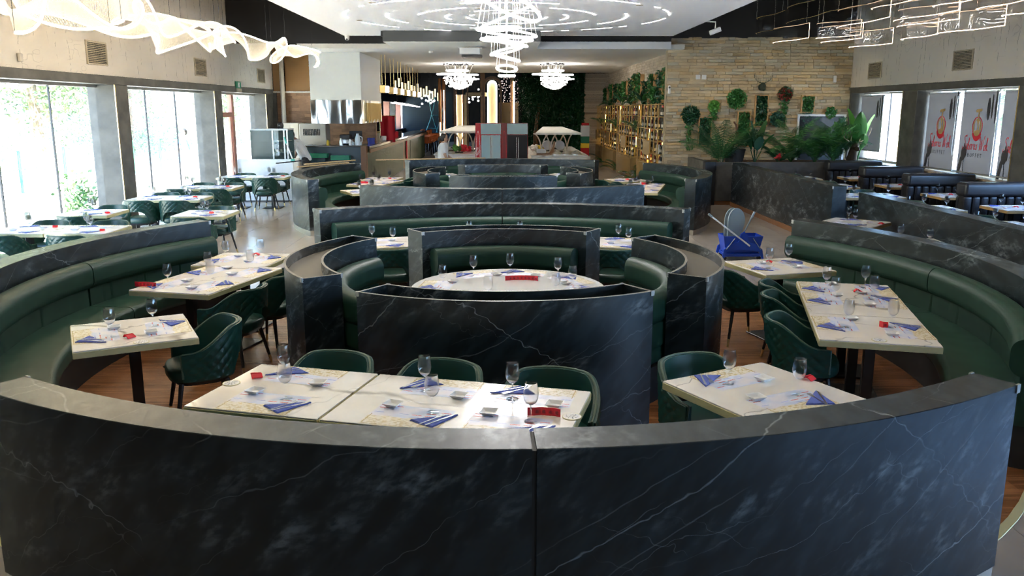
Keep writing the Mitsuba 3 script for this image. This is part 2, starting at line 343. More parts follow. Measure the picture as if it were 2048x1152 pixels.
for k in range(len(colsR) - 1):
    a, b = colsR[k][1], colsR[k + 1][0]
    wk = struct('window_%d' % (k + 11), cat([B(9.72, 9.80, a, b, SZ, SZ + .05), B(9.72, 9.80, a, b, ZT - 0.05, ZT)]), 'trim_metal')
    n = 2 if k == 5 else 3; st = (b - a) / n
    for i in range(n):
        ya, yb = a + i * st, a + (i + 1) * st
        g = trimesh.Trimesh([[9.76, ya, SZ + .05], [9.76, yb, SZ + .05], [9.76, yb, ZT - .05], [9.76, ya, ZT - .05]], [[0, 1, 2], [0, 2, 3]])
        put('pane', g, 'pane', parent=wk)
        if i: put('glass_joint', B(9.745, 9.775, ya - 0.008, ya + 0.008, SZ + .05, ZT - 0.05), 'black_metal', parent=wk)

# --- wall behind the camera, dark void above, suspended white ceiling, back-room ceilings
struct('wall_front', B(-7.5, 9.9, -6.2, -6.0, 0, 5.5), 'dark_concrete')
struct('ceiling', B(-7.6, 10.0, -6.2, 62.5, 5.5, 5.65), 'void_black')
struct('ceiling_panel', B(-3.9, 4.25, -4.0, 21.65, 4.1, 4.25, 0.004), 'ceiling_white')
cb = struct('ceiling_back', ext(Polygon([(-5.25, 22.4), (-2.75, 22.4), (-2.75, 20.25), (0.9, 20.25), (0.9, 22.6), (4.75, 22.6), (4.75, 37.2), (-5.25, 37.2)]), 0.12, 3.85), 'ceiling_cream')
put('fascia', B(0.9, 4.38, 22.52, 22.6, 3.85, 4.03), 'ceiling_white', parent=cb)
P_('grey_fascia', (0.035, 0.038, 0.04), 0.6)
put('dark_fascia', B(-2.75, 0.9, 20.2, 20.25, 3.86, 4.6), 'grey_fascia', parent=cb)
put('void_face', cat([B(-7.0, -2.75, 22.35, 22.4, 3.97, 5.5), B(-2.8, -2.75, 20.25, 22.4, 3.97, 5.5)]), 'void_black', parent=cb)
put('void_face', B(0.9, 9.36, 23.02, 23.06, 4.16, 5.5), 'void_black', parent=cb); put('void_face', B(0.9, 4.4, 22.62, 22.66, 4.035, 5.5), 'void_black', parent=cb)
# --- stone-clad wall on the right: every stone its own piece, the smallest joined
def stone_variants():
    out = []
    for w in (0.16, 0.24, 0.34, 0.46):
        for s in range(2):
            m = B(-w / 2, w / 2, -0.03, 0.03, -0.04, 0.04, 0.006); r = np.random.default_rng(int(w * 100) + s)
            v = m.vertices.copy(); v[:, 1] += np.where(v[:, 1] < 0, r.uniform(-.012, .012, len(v)), 0); m.vertices = v
            out.append((w, m))
    return out
SV = stone_variants(); SVP = [(w, mikit.ply(m, 'stone_a')) for w, m in SV]
wb = struct('wall_back', B(4.40, 9.36, 23.06, 23.3, 0, 4.18), 'mortar')
rows, rest, nst = 52, [], 0
cand = []
for r in range(rows):
    z = 0.04 + r * 0.0805; x = 4.41 - RNG.uniform(0, .2)
    while x < 9.33:
        k = int(RNG.integers(0, 8)); w = SV[k][0]
        x0, x1 = max(x, 4.41), min(x + w, 9.34)
        if x1 - x0 > 0.05: cand.append((x0, x1, z, k))
        x += w + 0.004
hidden = lambda c: c[2] < 0.85 or (c[2] < 1.3 and c[0] > 5.3)
order = sorted(range(len(cand)), key=lambda i: (hidden(cand[i]), -(cand[i][1] - cand[i][0])))
keep = set(order[:298])
stm = 'abcde'
joined = {c: [] for c in stm}
for i, (x0, x1, z, k) in enumerate(cand):
    c = stm[int(min(4, RNG.integers(0, 5)))]; sx = (x1 - x0) / SV[k][0]
    M = Tm((x0 + x1) / 2, 23.045 + RNG.uniform(-.012, .012), z) @ np.diag([sx, 1, 1, 1])
    if i in keep: put('stone', SVP[k][1], 'stone_' + c, M=M, parent=wb)
    else: joined[c].append(mv(SV[k][1], M))
for c in stm: put('stone_field', cat(joined[c]), 'stone_' + c, parent=wb, kind='stuff')
# --- wall along the wine shelves, running back
def stone_tex(p, n, uv):
    a = p.y; zc = p.z * 12.4; zi = dr.floor(zc); xc = a * 3.6 + cell_rand(zi, 5, 1); xi = dr.floor(xc)
    r = cell_rand(xi, zi, 3); fz, fx = zc - zi, xc - xi
    j = dr.minimum(dr.minimum(fz, 1 - fz) * 0.08, dr.minimum(fx, 1 - fx) * 0.28)
    c = mix(mix((0.40, 0.31, 0.20), (0.62, 0.53, 0.40), r), (0.50, 0.46, 0.40), fbm(a * 9, p.z * 20, 1.0, 2) * 0.6)
    return mix((0.2, 0.16, 0.11), c, smoothstep(0.0, 0.006, j))
def stone_bump(p, n, uv):
    a = p.y + p.x; zc = p.z * 12.4; zi = dr.floor(zc); xi = dr.floor(a * 3.6 + cell_rand(zi, 5, 1)); return cell_rand(xi, zi, 8)
P_('stone_wallface', mikit.proc(stone_tex), 0.85)
struct('wall_corridor', B(4.65, 4.9, 23.3, 39.0, 0, 5.5), 'stone_wallface')
# --- wood and brown stone wall at the far left
def brown_stone(p, n, uv):
    zc = p.z * 11; zi = dr.floor(zc); xi = dr.floor(p.x * 4.0 + cell_rand(zi, 5, 1)); r = cell_rand(xi, zi, 3)
    return mix((0.13, 0.065, 0.035), (0.30, 0.17, 0.10), r * 0.6 + 0.4 * fbm(p.x * 14, p.z * 26, 0.0, 3))
P_('brown_stone', mikit.proc(brown_stone), 0.6)
P_('brown_panel', (0.26, 0.135, 0.05), 0.35)
wf = struct('wall_far_left', B(-7.0, -3.9, 26.5, 26.7, 0, 2.82), 'brown_stone')
put('wood_panel', B(-6.97, -6.72, 26.42, 26.5, 2.86, 4.12, .004), 'brown_panel', parent=wf)
put('wood_panel', B(-6.60, -5.0, 26.42, 26.5, 2.86, 4.12, .004), 'brown_panel', parent=wf)
put('ledge', B(-7.0, -5.0, 26.36, 26.5, 2.81, 2.86), 'trim_metal', parent=wf)
put('upper_panel', B(-7.0, -3.9, 26.5, 26.7, 2.82, 5.5), 'void_black', parent=wf)
put('edge_post', B(-7.0, -6.9, 26.38, 26.5, 0, 2.82, .004), 'dark_concrete', parent=wf)
# --- far room
P_('night_blue', (0.005, 0.018, 0.030), 0.6)
struct('wall_far', B(-7.2, 5.0, 62.0, 62.3, 0, 3.5), 'night_blue'); put('upper_wall', B(-7.2, 5.0, 61.98, 62.3, 3.5, 5.5), 'void_black', parent='wall_far'); put('side_panel', B(-3.6, 5.0, 61.9, 61.98, 0, 3.5), 'void_black', parent='wall_far')
wx = struct('wall_left_far', cat([B(-7.5, LX, 26.7, 62, 0, 0.98), B(-7.5, LX, 26.7, 62, 2.78, 5.5), B(-7.5, LX, 26.7, 50.5, .98, 2.78)]), 'void_black')
for k in range(4):
    ya = 50.5 + k * 2.9
    put('post', B(-7.4, LX + .02, ya - .12, ya + .12, .98, 2.78), 'door_frame' if k % 2 else 'dark_concrete', parent='wall_left_far')
    if k < 4 and ya < 61:
        put('pane', trimesh.Trimesh([[-7.3, ya + .12, .98], [-7.3, min(ya + 2.78, 62), .98], [-7.3, min(ya + 2.78, 62), 2.78], [-7.3, ya + .12, 2.78]], [[0, 1, 2], [0, 2, 3]]), 'pane', parent='wall_left_far')
struct('wall_right_far', B(4.65, 4.9, 39.0, 62, 0, 5.5), 'night_blue')
struct('wall_green', B(0.75, 4.65, 39.0, 39.2, 0, 5.5), 'void_black')
put('stone_strip', B(3.72, 4.65, 38.9, 39.0, 0, 3.9), 'stone_wallface', parent='wall_green')

P_('bracket_metal', (0.36, 0.35, 0.33), 0.4, 0.6)
# ================================================================ DIVIDERS AND BENCHES
def divider(c, a0, a1, seams, label, ring, seg=40):
    t = thing('curved_divider', label, 'divider')
    cuts = [a0] + seams + [a1]; g = 0.12
    for i in range(len(cuts) - 1):
        s0 = cuts[i] + (g if i else 0); s1 = cuts[i + 1] - (g if i < len(cuts) - 2 else 0)
        put('panel', arc([(RI + .004, 0.10), (RO - .004, 0.10), (RO - .004, 1.005), (RI + .004, 1.005)], s0, s1, seg, *c), 'dark_marble', 30, parent=t)
        put('cap', arc([(RI, 1.005), (RO, 1.005), (RO, HD - .003), (RO - .003, HD), (RI + .003, HD), (RI, HD - .003)], s0, s1, seg, *c), 'dark_marble', 30, parent=t)
    for s in seams:
        put('seam', arc([(RI + .01, 0.1), (RO - .01, 0.1), (RO - .01, HD - .012), (RI + .01, HD - .012)], s - g, s + g, 2, *c), 'black', parent=t)
    put('skirting', arc([(RI + .012, 0), (RO - .012, 0), (RO - .012, 0.10), (RI + .012, 0.10)], a0, a1, seg, *c), 'trim_metal', 30, parent=t)
    for a in (a0, a1):
        s = 1 if a == a0 else -1
        for r in (RI, RO):
            put('corner_bracket', arc([(r - .006, HD - .04), (r + .006, HD - .04), (r + .006, HD + .003), (r - .006, HD + .003)], a - 0.06 * s, a + 0.35 * s, 2, *c), 'bracket_metal', parent=t)
    return t
def bench(c, a0, a1, r_wall, split, label, inner=False, seg=60, depth=0.58):
    """curved upholstered bench: r_wall is the wall's face, seat towards the centre"""
    t = thing('curved_bench', label, 'bench')
    rw = r_wall
    put('plinth', arc([(rw - depth + .07, 0), (rw - .02, 0), (rw - .02, .30), (rw - depth + .07, .30)], a0 + .4, a1 - .4, seg, *c), 'black', 30, parent=t)
    L = math.radians(a1 - a0) * rw
    def wrinkle(s, R, Z): return R + 0 * s
    def chan(s, R, Z):
        f = np.abs(np.sin(PI * s * L / 0.34)); return np.where(R < rw - .06, R + 0.010 * (1 - np.minimum(1, f * 9)), R)
    cuts = [a0] + split + [a1]
    for i in range(len(cuts) - 1):
        s0, s1 = cuts[i] + (.10 if i else 0), cuts[i + 1] - (.10 if i < len(cuts) - 2 else 0)
        put('headrest', arc(rrect(rw - .20, rw - .005, .63, .885, .085, 5), s0, s1, seg, *c), 'green_leather', 35, parent=t)
        put('backrest', arc(rrect(rw - .14, rw - .02, .44, .66, .03, 2), s0, s1, seg * 2, *c, mod=chan), 'green_leather', 35, parent=t)
        put('seat', arc(rrect(rw - depth, rw - .03, .30, .46, .05, 4), s0, s1, seg, *c), 'green_leather', 35, parent=t)
    return t
def planter(c, a0, a1, label, solid=False, fl=0.93):
    t = thing('curved_planter', label, 'planter'); r0, r1, th = 1.60, 1.93, 0.018
    put('outer_wall', arc([(r1 - th, 0), (r1, 0), (r1, HD), (r1 - th, HD)], a0, a1, 36, *c), 'dark_marble', 30, parent=t)
    put('inner_wall', arc([(r0, 0), (r0 + th, 0), (r0 + th, HD), (r0, HD)], a0, a1, 36, *c), 'dark_marble', 30, parent=t)
    d = math.degrees(th / 1.75)
    for a, b in ((a0, a0 + d), (a1 - d, a1)):
        put('end_wall', arc([(r0 + th, 0), (r1 - th, 0), (r1 - th, HD), (r0 + th, HD)], a, b, 1, *c), 'dark_marble', parent=t)
    put('tray', arc([(r0 + th, fl - .02), (r1 - th, fl - .02), (r1 - th, fl), (r0 + th, fl)], a0 + d, a1 - d, 30, *c), 'tray_floor', 30, parent=t)
    for r in (r0, r1 - th):
        put('rim', arc([(r - .001, HD), (r + th + .001, HD), (r + th + .001, HD + .003), (r - .001, HD + .003)], a0, a1, 36, *c), 'rim_edge', 30, parent=t)
    for a, s in ((a0, 1), (a1, -1)):
        put('rim', arc([(r0, HD), (r1, HD), (r1, HD + .003), (r0, HD + .003)], min(a, a + s * d), max(a, a + s * d), 1, *c), 'rim_edge', parent=t)
        for r in (r0, r1):
            e = math.degrees(0.028 / r)
            put('corner_bracket', arc([(r - .007, HD - .03), (r + .007, HD - .03), (r + .007, HD + .006), (r - .007, HD + .006)], min(a - s * .1, a + s * e), max(a - s * .1, a + s * e), 1, *c), 'bracket_metal', parent=t)
    return t
for k, c in enumerate(RC):
    R = ('near', 'far')[k]
    divider(c, 270 - 34, 270 + 34, [271.6 if k == 0 else 270.0], 'dark marble curved divider at the front of the %s ring' % R, k)
    divider(c, 180 - 35, 180 + 35, [], 'dark marble curved divider on the left side of the %s ring' % R, k)
    divider(c, -35, 35, [], 'dark marble curved divider on the right side of the %s ring' % R, k)
    divider(c, 90 - 34.5, 90 + 34.5, [90.0], 'dark marble curved divider at the back of the %s ring' % R, k)
    bench(c, 270 - 33, 270 + 33, RI, [270], 'green leather curved bench inside the front divider of the %s ring' % R)
    bench(c, 180 - 34, 180 + 34, RI, [172 if k == 0 else 180], 'green leather curved bench along the left divider of the %s ring' % R)
    bench(c, -34, 34, RI, [3 if k == 0 else 0], 'green leather curved bench along the right divider of the %s ring' % R)
    bench(c, 90 - 32.5, 90 + 32.5, RI, [90], 'green leather curved bench along the back divider of the %s ring' % R)
    ic = (c[0] + .02, c[1] + .07)
    planter(ic, 270 - 33.5, 270 + 33.5, 'hollow dark marble planter at the front of the %s island' % R, fl=.86)
    planter(ic, 180 - 36, 180 + 36, 'hollow dark marble planter left of the %s round table' % R, fl=.965)
    planter(ic, -36, 36, 'hollow dark marble planter right of the %s round table' % R, fl=.965)
    planter(ic, 90 - 33, 90 + 33, 'hollow dark marble planter behind the %s round table' % R, fl=.95)
    bench(ic, 180 - 31, 180 + 49, 1.595, [], 'small green curved bench left of the %s round table' % R, depth=.48, seg=30)
    bench(ic, -49, 31, 1.595, [], 'small green curved bench right of the %s round table' % R, depth=.48, seg=30)
    bench(ic, 90 - 30, 90 + 30, 1.595, [], 'small green curved bench behind the %s round table' % R, depth=.48, seg=30)
def straight(x0, x1, y0, y1, label):
    t = thing('straight_divider', label, 'divider')
    put('panel', B(x0 + .004, x1 - .004, y0, y1, .10, 1.005), 'dark_marble', parent=t)
    put('cap', B(x0, x1, y0 - .003, y1 + .003, 1.005, HD, .003), 'dark_marble', parent=t)
    put('skirting', B(x0 - .012, x1 + .012, y0, y1, 0, .10, .003), 'skirting_wood', parent=t)
    for y in (y0, y1):
        for x in (x0, x1): put('corner_bracket', B(x - .008, x + .008, y - .012, y + .012, HD - .045, HD + .003), 'bracket_metal', parent=t)
straight(5.60, 5.84, 14.2, 20.55, 'long straight dark divider in front of the plants on the right')
straight(5.60, 5.84, 6.0, 13.15, 'straight dark divider beside the right of the near ring')

# ================================================================ CHAIRS
def chair_proto():
    rx, ry, pr = 0.275, 0.265, []
    def ztop(t): a = np.abs(t); return 0.768 - 0.165 * smooth_(a, 38, 108)
    def smooth_(x, a, b): u = np.clip((x - a) / (b - a), 0, 1); return u * u * (3 - 2 * u)
    def zbot(t): a = np.abs(t); return np.where(a < 44, 0.585 - 0.17 * np.clip(a / 44, 0, 1) ** 3, 0.405)
    def shell(nt, ns, off, quilt):
        T = np.linspace(-118, 118, nt); P = np.zeros((nt, ns, 3))
        for i, t in enumerate(T):
            zt, zb = float(ztop(t)), float(zbot(t))
            for j in range(ns):
                s = j / (ns - 1); z = zb + (zt - zb) * s
                fl = 0.035 * max(0, (z - 0.45) / .35) * math.cos(math.radians(min(90, abs(t))))
                tt = math.radians(t)
                if abs(t) <= 90: n = np.array([math.sin(tt), -math.cos(tt)]); q = np.array([rx * math.sin(tt), -ry * math.cos(tt)])
                else: n = np.array([math.copysign(1, t), 0]); q = np.array([math.copysign(rx, t), (abs(t) - 90) / 28 * 0.16])
                e = off + fl
                if quilt:
                    a = t / 57.3 * rx; u, v = (a + z) / .078, (a - z) / .078
                    e += (0.010 * math.sqrt(abs(math.sin(PI * u) * math.sin(PI * v))) - .004) * min(1, (1 - s) * 6) * min(1, (118 - abs(t)) / 8)
                P[i, j] = (*(q + n * e), z)
        return P
    O, I = shell(110, 30, 0.026, True), shell(60, 9, -0.018, False)
    mo = gridmesh(O); mi_ = gridmesh(I); mi_.invert()
    # closing rims between the outer quilt and the lining
    I2 = shell(110, 2, -0.018, False)
    top = gridmesh(np.stack([O[:, -1], I2[:, -1]], 1)); bot = gridmesh(np.stack([I2[:, 0], O[:, 0]], 1))
    e0 = gridmesh(np.stack([shell(110, 30, -.018, False)[0], O[0]], 0)); e1 = gridmesh(np.stack([O[-1], shell(110, 30, -.018, False)[-1]], 0))
    pr.append(('backrest', mikit.ply(cat([mo, e0, e1, top, bot]), 'chair_leather', smooth=50)))
    pr.append(('lining', mikit.ply(mi_, 'chair_leather', smooth=True)))
    rim = (O[:, -1] + I2[:, -1]) / 2 + [0, 0, .002]
    path = np.vstack([[(O[0, 4] + I2[0, 0] * 0 + O[0, 4]) / 2], rim, [O[-1, 4]]])
    pr.append(('piping', mikit.ply(tube(path, 0.009, 6), 'piping', smooth=True)))
    sp = []
    for i in range(40):
        a = 2 * PI * i / 40; r = 0.245 / max(abs(math.cos(a)) ** 3 + abs(math.sin(a)) ** 3, .01) ** (1 / 3)
        sp.append((r * math.cos(a), r * math.sin(a) + .0))
    def ringz(z, s): return [(x * s, y * s, z) for x, y in sp]
    prof = [(.37, .80), (.375, .95), (.40, 1.0), (.445, 1.0), (.468, .95), (.478, .80), (.482, .4), (.483, .01)]
    P = np.array([[p for p in ringz(z, s)] for z, s in prof]).transpose(1, 0, 2)
    sm = gridmesh(P, True); base = trimesh.convex.convex_hull(np.array(ringz(.37, .80) + ringz(.372, .80)))
    pr.append(('seat', mikit.ply(sm, 'chair_leather', smooth=50)))
    pr.append(('seat_frame', mikit.ply(trimesh.convex.convex_hull(np.array(ringz(.34, .78) + ringz(.385, .86))), 'black_metal', smooth=30)))
    for n, (sx, sy) in enumerate(((1, 1), (-1, 1), (1, -1), (-1, -1))):
        a, b = np.array([.17 * sx, .16 * sy, .36]), np.array([.235 * sx, .225 * sy, 0.0]); m = a + (b - a) * .78
        nm = 'leg' if n == 0 else 'leg_%03d' % n
        pr.append((nm, mikit.ply(tube([a, m], [.019, .0125], 8), 'black_metal', smooth=40)))
        pr.append((nm + '__tip', mikit.ply(tube([m, b], [.0128, .010], 8), 'brass', smooth=40)))
    return pr
CHAIR = chair_proto()
def chair(x, y, face, label, group=None):
    """face: direction in degrees towards the table"""
    return place(CHAIR, 'dining_chair', Tm(x, y, 0, face - 90), label, 'chair', group)

# ================================================================ TABLES
TZ = 0.75
def table(cx, cy, rot, L, label, edge='gold_edge', posts=None):
    t = thing('dining_table', label, 'table'); M = Tm(cx, cy, 0, rot); h = L / 2
    put('tabletop', B(-h + .003, h - .003, -.397, .397, TZ - .010, TZ, .002), 'white_marble', M=M, parent=t)
    put('edge_band', B(-h, h, -.40, .40, TZ - .052, TZ - .009, .002), edge, M=M, parent=t)
    for px in (posts or ([0] if L < 1 else [-.32, .32])):
        put('post', B(px - .038, px + .038, -.038, .038, .018, TZ - .05, .004), 'black_metal', M=M, parent=t)
        put('base', B(px - .21, px + .21, -.21, .21, 0.004, .018, .003), 'black_metal', M=M, parent=t)
    return t
gp = [(0, .0), (.033, 0), (.034, .0015), (.020, .0045), (.006, .008), (.0038, .016), (.0034, .060), (.0042, .082), (.012, .090), (.027, .102), (.036, .120), (.0395, .140), (.0385, .165), (.0345, .190), (.0312, .208),
      (.0302, .2085), (.0335, .190), (.0374, .165), (.0384, .140), (.0350, .121), (.026, .104), (.012, .0935), (0, .0915)]
GLASS = [('', mikit.ply(lathe(gp, 28), 'glass', smooth=60))]
gpf = [gp[i] for i in (0, 1, 3, 5, 6, 8, 10, 12, 14, 15, 17, 19, 21, 22)]
GLASS_FAR = [('', mikit.ply(lathe(gp, 14), 'glass', smooth=60))]
mv_, mf_ = np.array([[-.215, -.15, 0], [.215, -.15, 0], [.215, .15, 0], [-.215, .15, 0]]), [[0, 1, 2], [0, 2, 3]]
MAT = [('', mikit.ply(trimesh.Trimesh(mv_, mf_, process=False), 'placemat_print', smooth=True, uv=np.array([[0, 0], [1, 0], [1, 1], [0, 1]])))]
nap = Polygon([(-.12, -.03), (.12, .065), (.012, -.125)])
NAPKIN = [('', mikit.ply(cat([ext(nap, .003), ext(affinity.translate(affinity.scale(nap, .97, .97), .002, .003), .003, .0035)]), 'napkin_blue'))]
fk = unary_union([LineString([(-.095, 0), (.04, 0)]).buffer(.003), Polygon([(.03, -.004), (.05, -.011), (.055, -.012), (.055, .012), (.05, .011), (.03, .004)])] + [sbox(.05, y - .0018, .095, y + .0018) for y in (-.0102, -.0034, .0034, .0102)])
FORK = [('', mikit.ply(ext(fk, .0022), 'steel'))]
kn = unary_union([LineString([(-.11, 0), (0, 0)]).buffer(.004), Polygon([(0, -.005), (.02, -.007), (.08, -.007), (.105, .004), (.08, .005), (0, .005)])])
KNIFE = [('', mikit.ply(ext(kn, .0022), 'steel'))]
def dish():
    o = [(-1, -1), (1, -1), (1, 1), (-1, 1)]
    P = np.array([[(.026 * x, .026 * y, 0) for x, y in o], [(.046 * x, .046 * y, .021) for x, y in o], [(.042 * x, .042 * y, .021) for x, y in o], [(.024 * x, .024 * y, .004) for x, y in o]]).transpose(1, 0, 2)
    m = gridmesh(P, True); b = trimesh.Trimesh([(.026 * x, .026 * y, 0) for x, y in o] + [(.024 * x, .024 * y, .004) for x, y in o], [[0, 2, 1], [0, 3, 2], [4, 5, 6], [4, 6, 7]], process=False)
    return cat([m, b])
DISH = [('', mikit.ply(dish(), 'white_gloss'))]
cm = []
for i in range(14):
    a = RNG.uniform(0, 2 * PI); r = RNG.uniform(.008, .034); cm.append(mv(B(-.005, .005, -.0015, .0015, 0, .0006), Tm(r * math.cos(a), r * math.sin(a), .0035, RNG.uniform(0, 180))))
COASTER = [('disc', mikit.ply(lathe([(0, 0), (.048, 0), (.048, .003), (0, .003)], 28), 'white_plain')), ('rim', mikit.ply(lathe([(.047, .0), (.051, .0), (.051, .0034), (.047, .0034)], 28), 'gold_edge')), ('mark', mikit.ply(cat(cm), 'black_metal'))]
def zigzag(n, bend, w=.036, h=.044):
    """standing row of hinged red cards, each with a small dark character"""
    pr, x, y, a = [], 0.0, 0.0, -bend * n / 2
    glyph = cat([B(-.008, .008, -.0012, -.0006, .012 + .006 * k, .0145 + .006 * k) for k in range(3)] + [B(-.0012, .0012, -.0012, -.0006, .010, .030), B(-.009, -.006, -.0012, -.0006, .014, .027)])
    for i in range(n):
        aa = a + bend * i + (9 if i % 2 else -9); ca, sa = math.cos(math.radians(aa)), math.sin(math.radians(aa))
        M = Tm(x + ca * w / 2, y + sa * w / 2, 0, aa); nm = 'card' if i == 0 else 'card_%03d' % i
        pr.append((nm, mikit.ply(mv(B(-w / 2, w / 2, -.0006, .004, 0, h, .0004), M), 'red_card')))
        if i: pr.append((nm + '__character', mikit.ply(mv(glyph, M), 'dark_print')))
        x += ca * w; y += sa * w
    for j in range(len(pr)):
        pass
    return pr, x, y
def red_row(cx, cy, z, rot, n, bend, label):
    pr, x, y = zigzag(n, bend); return place(pr, 'red_card_row', Tm(cx, cy, z, rot) @ Tm(-x / 2, -y / 2), label, 'red cards')
pk = [mv(B(-.032, .032, -.018, .018, 0, .008, .003), Tm(0, .016, .012, 0) @ Rx(-38)), mv(B(-.032, .032, -.018, .018, 0, .008, .003), Tm(.008, -.016, .010, 14) @ Rx(32))]
PACKET = [('card', mikit.ply(pk[0], 'red_card')), ('card_001', mikit.ply(pk[1], 'red_card'))]
def packet(x, y, z, rot, label): return place(PACKET, 'red_card_pair', Tm(x, y, z + .002, rot), label, 'red cards')
def setting(M0, where, short, far=0, jitter=0.0, rng=random.Random(3)):
    """one diner's things in the frame M0: diner at -y looking along +y, z = table top"""
    j = lambda s: rng.uniform(-s, s)
    w, s = where, short
    Z = 0.0006
    place(MAT, 'placemat', M0 @ Tm(0, 0, Z + .0004, j(2)), 'printed paper placemat at the %s place of %s' % (w, s), 'placemat')
    N = M0 @ Tm(.13 + j(.015), -.01 + j(.01), Z + .0012, j(12))
    place(NAPKIN, 'napkin', N, 'blue triangular napkin at the %s place of %s' % (w, s), 'napkin')
    place(GLASS_FAR if far else GLASS, 'wine_glass', M0 @ Tm(.10 + j(.02), .085 + j(.015), Z + .0012), 'empty wine glass at the %s place of %s' % (w, s), 'wine glass')
    if far < 2:
        place(FORK, 'fork', N @ Tm(-.005, -.025, .0072, 58 + j(6)), 'steel fork at the %s place of %s' % (w, s), 'fork')
        place(KNIFE, 'knife', N @ Tm(.045, -.02, .0072, 48 + j(6)), 'steel knife at the %s place of %s' % (w, s), 'knife')
    place(DISH, 'sauce_dish', M0 @ Tm(-.14 + j(.01), .135 + j(.008), Z + .0012, j(10)), 'small white square dish at the %s place of %s' % (w, s), 'dish')
def radial_table(c, ang, r, L, label, short, names, chairs=True, far=0, seats=(1, 1), clab=None, rot_off=0, cd=.60, skip=()):
    """a table of the ring c whose chair side looks at the centre; ang, r give its middle. local -y is the chair side"""
    cx, cy = c[0] + r * math.cos(math.radians(ang)), c[1] + r * math.sin(math.radians(ang))
    rot = ang - 90 + rot_off
    full_table(cx, cy, rot, L, label, short, names, chairs, far, seats, clab, cd, skip)
def full_table(cx, cy, rot, L, label, short, names, chairs=True, far=0, seats=(1, 1), clab=None, cd=.44, skip=(), edge='gold_edge', bothchairs=False, posts=None, jit=True, sx=None, cx_=None):
    table(cx, cy, rot, L, label, edge, posts)
    M = Tm(cx, cy, TZ, rot); k = 0
    for side in (0, 1):
        n = seats[side]
        for i in range(n):
            x = sx[side][i] if sx else 0 if n == 1 else (-L / 4 if i == 0 else L / 4)
            S = M @ Tm(x, -.245, 0) if side == 0 else M @ Tm(x, .245, 0, 180)
            if names[k] not in skip: setting(S, names[k], short, far)
            if (side == 0 and chairs) or (side == 1 and bothchairs):
                xc = cx_[side][i] if cx_ else x + (random.uniform(-.03, .03) if jit else 0)
                p = M @ np.array([xc, -cd if side == 0 else cd, 0, 1])
                chair(p[0], p[1], rot + (90 if side == 0 else -90) + random.uniform(-6, 6), 'green quilted chair at the %s place of %s' % (names[k], short))
            k += 1
